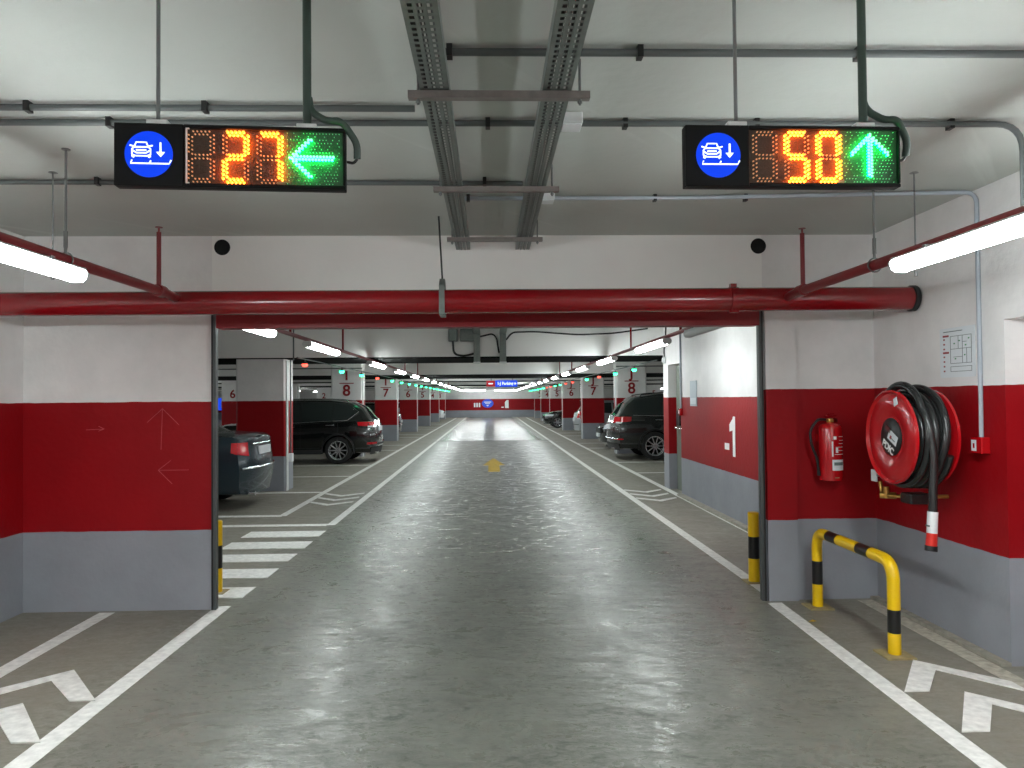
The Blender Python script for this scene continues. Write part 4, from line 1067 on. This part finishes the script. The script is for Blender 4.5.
    if 'suv' in kind:
        lampstrip('rear_reflector', M_tail, False, .55, .10, .46 if kind == 'suv' else .5, .51 if kind == 'suv' else .53, 0, .012)
        v0 = MB()
        rows = []
        for z in (zl - .03, zl + .05, zl + .13):
            rows.append([(xe(0, abs(y), z) - .012, y, z) for y in [-W_ * .9 + W_ * 1.8 * i / 12 for i in range(13)]])
        v0.add([p for r_ in rows for p in r_], [(i * 13 + j, i * 13 + j + 1, i * 13 + j + 14, i * 13 + j + 13) for i in range(2) for j in range(12)]).build('lower_bumper', M_trim, t, 60)
    for s in ((-1, 1) if kind == 'bigsuv' else (1,)): MB().tube([(.02, s * .5, zl + .01), (.3, s * .5, zl + .01)], .03, 10).build('exhaust', M_chrome, t, 50)
    ax_ = MB().tube([(xw1, -W_ * .8, rw), (xw1, W_ * .8, rw)], .05, 8).tube([(xw2, -W_ * .8, rw), (xw2, W_ * .8, rw)], .05, 8).build('axles', M_trim, t)
    return t
P_sed = mat('dark_blue_grey_car_paint', rgb(36, 50, 58), .25, .3, coat=.4)
P_blk = mat('black_car_paint', rgb(12, 14, 15), .2, .2, coat=1.0)
P_drk = mat('anthracite_car_paint', rgb(40, 42, 42), .25, .3, coat=.8)
P_sil = mat('silver_car_paint', rgb(170, 176, 180), .3, .5, coat=.6)
P_wht = mat('white_car_paint', rgb(215, 218, 222), .3, coat=.6)
def put(car, x, y, tail_to_lane, side):
    """tail (or nose) at x towards the lane"""
    L = {'sedan': 4.25, 'suv': 4.15, 'bigsuv': 4.5, 'hatch': 3.85}
    car.location = (x, y, 0)
    if side == 'left': car.rotation_euler = (0, 0, PI if tail_to_lane else 0)
    else: car.rotation_euler = (0, 0, 0 if tail_to_lane else PI)
    return car
c = make_car('sedan', P_sed, 'dark blue grey sedan at the left edge of the opening, tail to the lane'); put(c, -3.27, 10.98, True, 'left'); c.scale = (1, 1, 1.05)
c = make_car('suv', P_blk, 'black sport utility car in the left bays, tail to the lane beside pillar I 8'); put(c, -2.70, 18.62, True, 'left')
c = make_car('bigsuv', P_drk, 'large dark grey sport utility car in the right bays, tail to the lane'); put(c, 2.98, 18.75, True, 'right')
c = make_car('hatch', P_drk, 'dark small car behind the large grey one on the right, nose to the lane'); put(c, 3.25 + 3.85, 22.3, False, 'right')
c = make_car('hatch', P_sil, 'silver grey small car glimpsed between pillars J 7 and J 6'); put(c, 3.45, 30.6, True, 'right')
c = make_car('hatch', P_blk, 'black car with bright wheels sticking its nose into the far right lane edge', spokes=6); put(c, 2.72 + 3.85, 38.6, False, 'right')
c = make_car('hatch', P_wht, 'white car far off on the left, nose peeking past the pillars'); put(c, -3.3 - 3.85, 54.0, False, 'left')
c = make_car('hatch', P_blk, 'black car far off on the left between pillars I 7 and I 6'); put(c, -3.7, 31.2, True, 'left')
for (x, y, p, lb) in ((13.4, 30.0, P_blk, 'dark car in the distant bays at the right behind the large grey one'), (-13.6, 33.0, P_drk, 'dark car in the distant bays at the left')):
    c = make_car('hatch', p, lb); c.location = (x, y, 0); c.rotation_euler = (0, 0, PI if x < 0 else 0)

# ------------------------------------------------------------------ small litter
for i, (x, y, m, lb) in enumerate(((2.16, 4.95, M_yel, 'small yellow leaf on the white line near the hoop barrier'), (-.90, 8.1, M_trim, 'small dark scrap on the lane left of centre'), (-1.2, 11.8, M_trim, 'small dark stone farther up the lane on the left'))):
    tag(MB().add([(x - .03, y, .004), (x, y - .015, .007), (x + .03, y + .005, .005), (x + .005, y + .02, .012), (x, y, .016)], [(0, 1, 4), (1, 2, 4), (2, 3, 4), (3, 0, 4), (0, 3, 2, 1)]).build('floor_scrap', m), lb, 'litter')

# ------------------------------------------------------------------ camera, world, view
w = bpy.data.worlds.new('World'); SC.world = w; w.use_nodes = True
w.node_tree.nodes['Background'].inputs[0].default_value = (.6, .7, .75, 1); w.node_tree.nodes['Background'].inputs[1].default_value = .02
cam = bpy.data.cameras.new('camera'); co = bpy.data.objects.new('camera', cam); COL.objects.link(co); SC.camera = co
cam.sensor_width = 36; cam.lens = 740 / 1024 * 36; cam.clip_start = .05; cam.clip_end = 200
# world axes written in camera space: lane direction, then the level line rolled by half a degree
yv = Vector((-22, -15, -740)).normalized()
xv = Vector((math.cos(R(.5)), math.sin(R(.5)), 0)); xv = (xv - yv * xv.dot(yv)).normalized(); zv = xv.cross(yv)
rot = Matrix((xv, yv, zv))      # rows: world axis in camera coordinates -> camera-to-world rotation
co.matrix_world = Matrix.Translation((0, 0, 1.52)) @ rot.to_4x4()
SC.view_settings.view_transform = 'Standard'; SC.view_settings.look = 'None'; SC.view_settings.gamma = 1
SC.view_settings.use_curve_mapping = False; SC.view_settings.exposure = 0.0
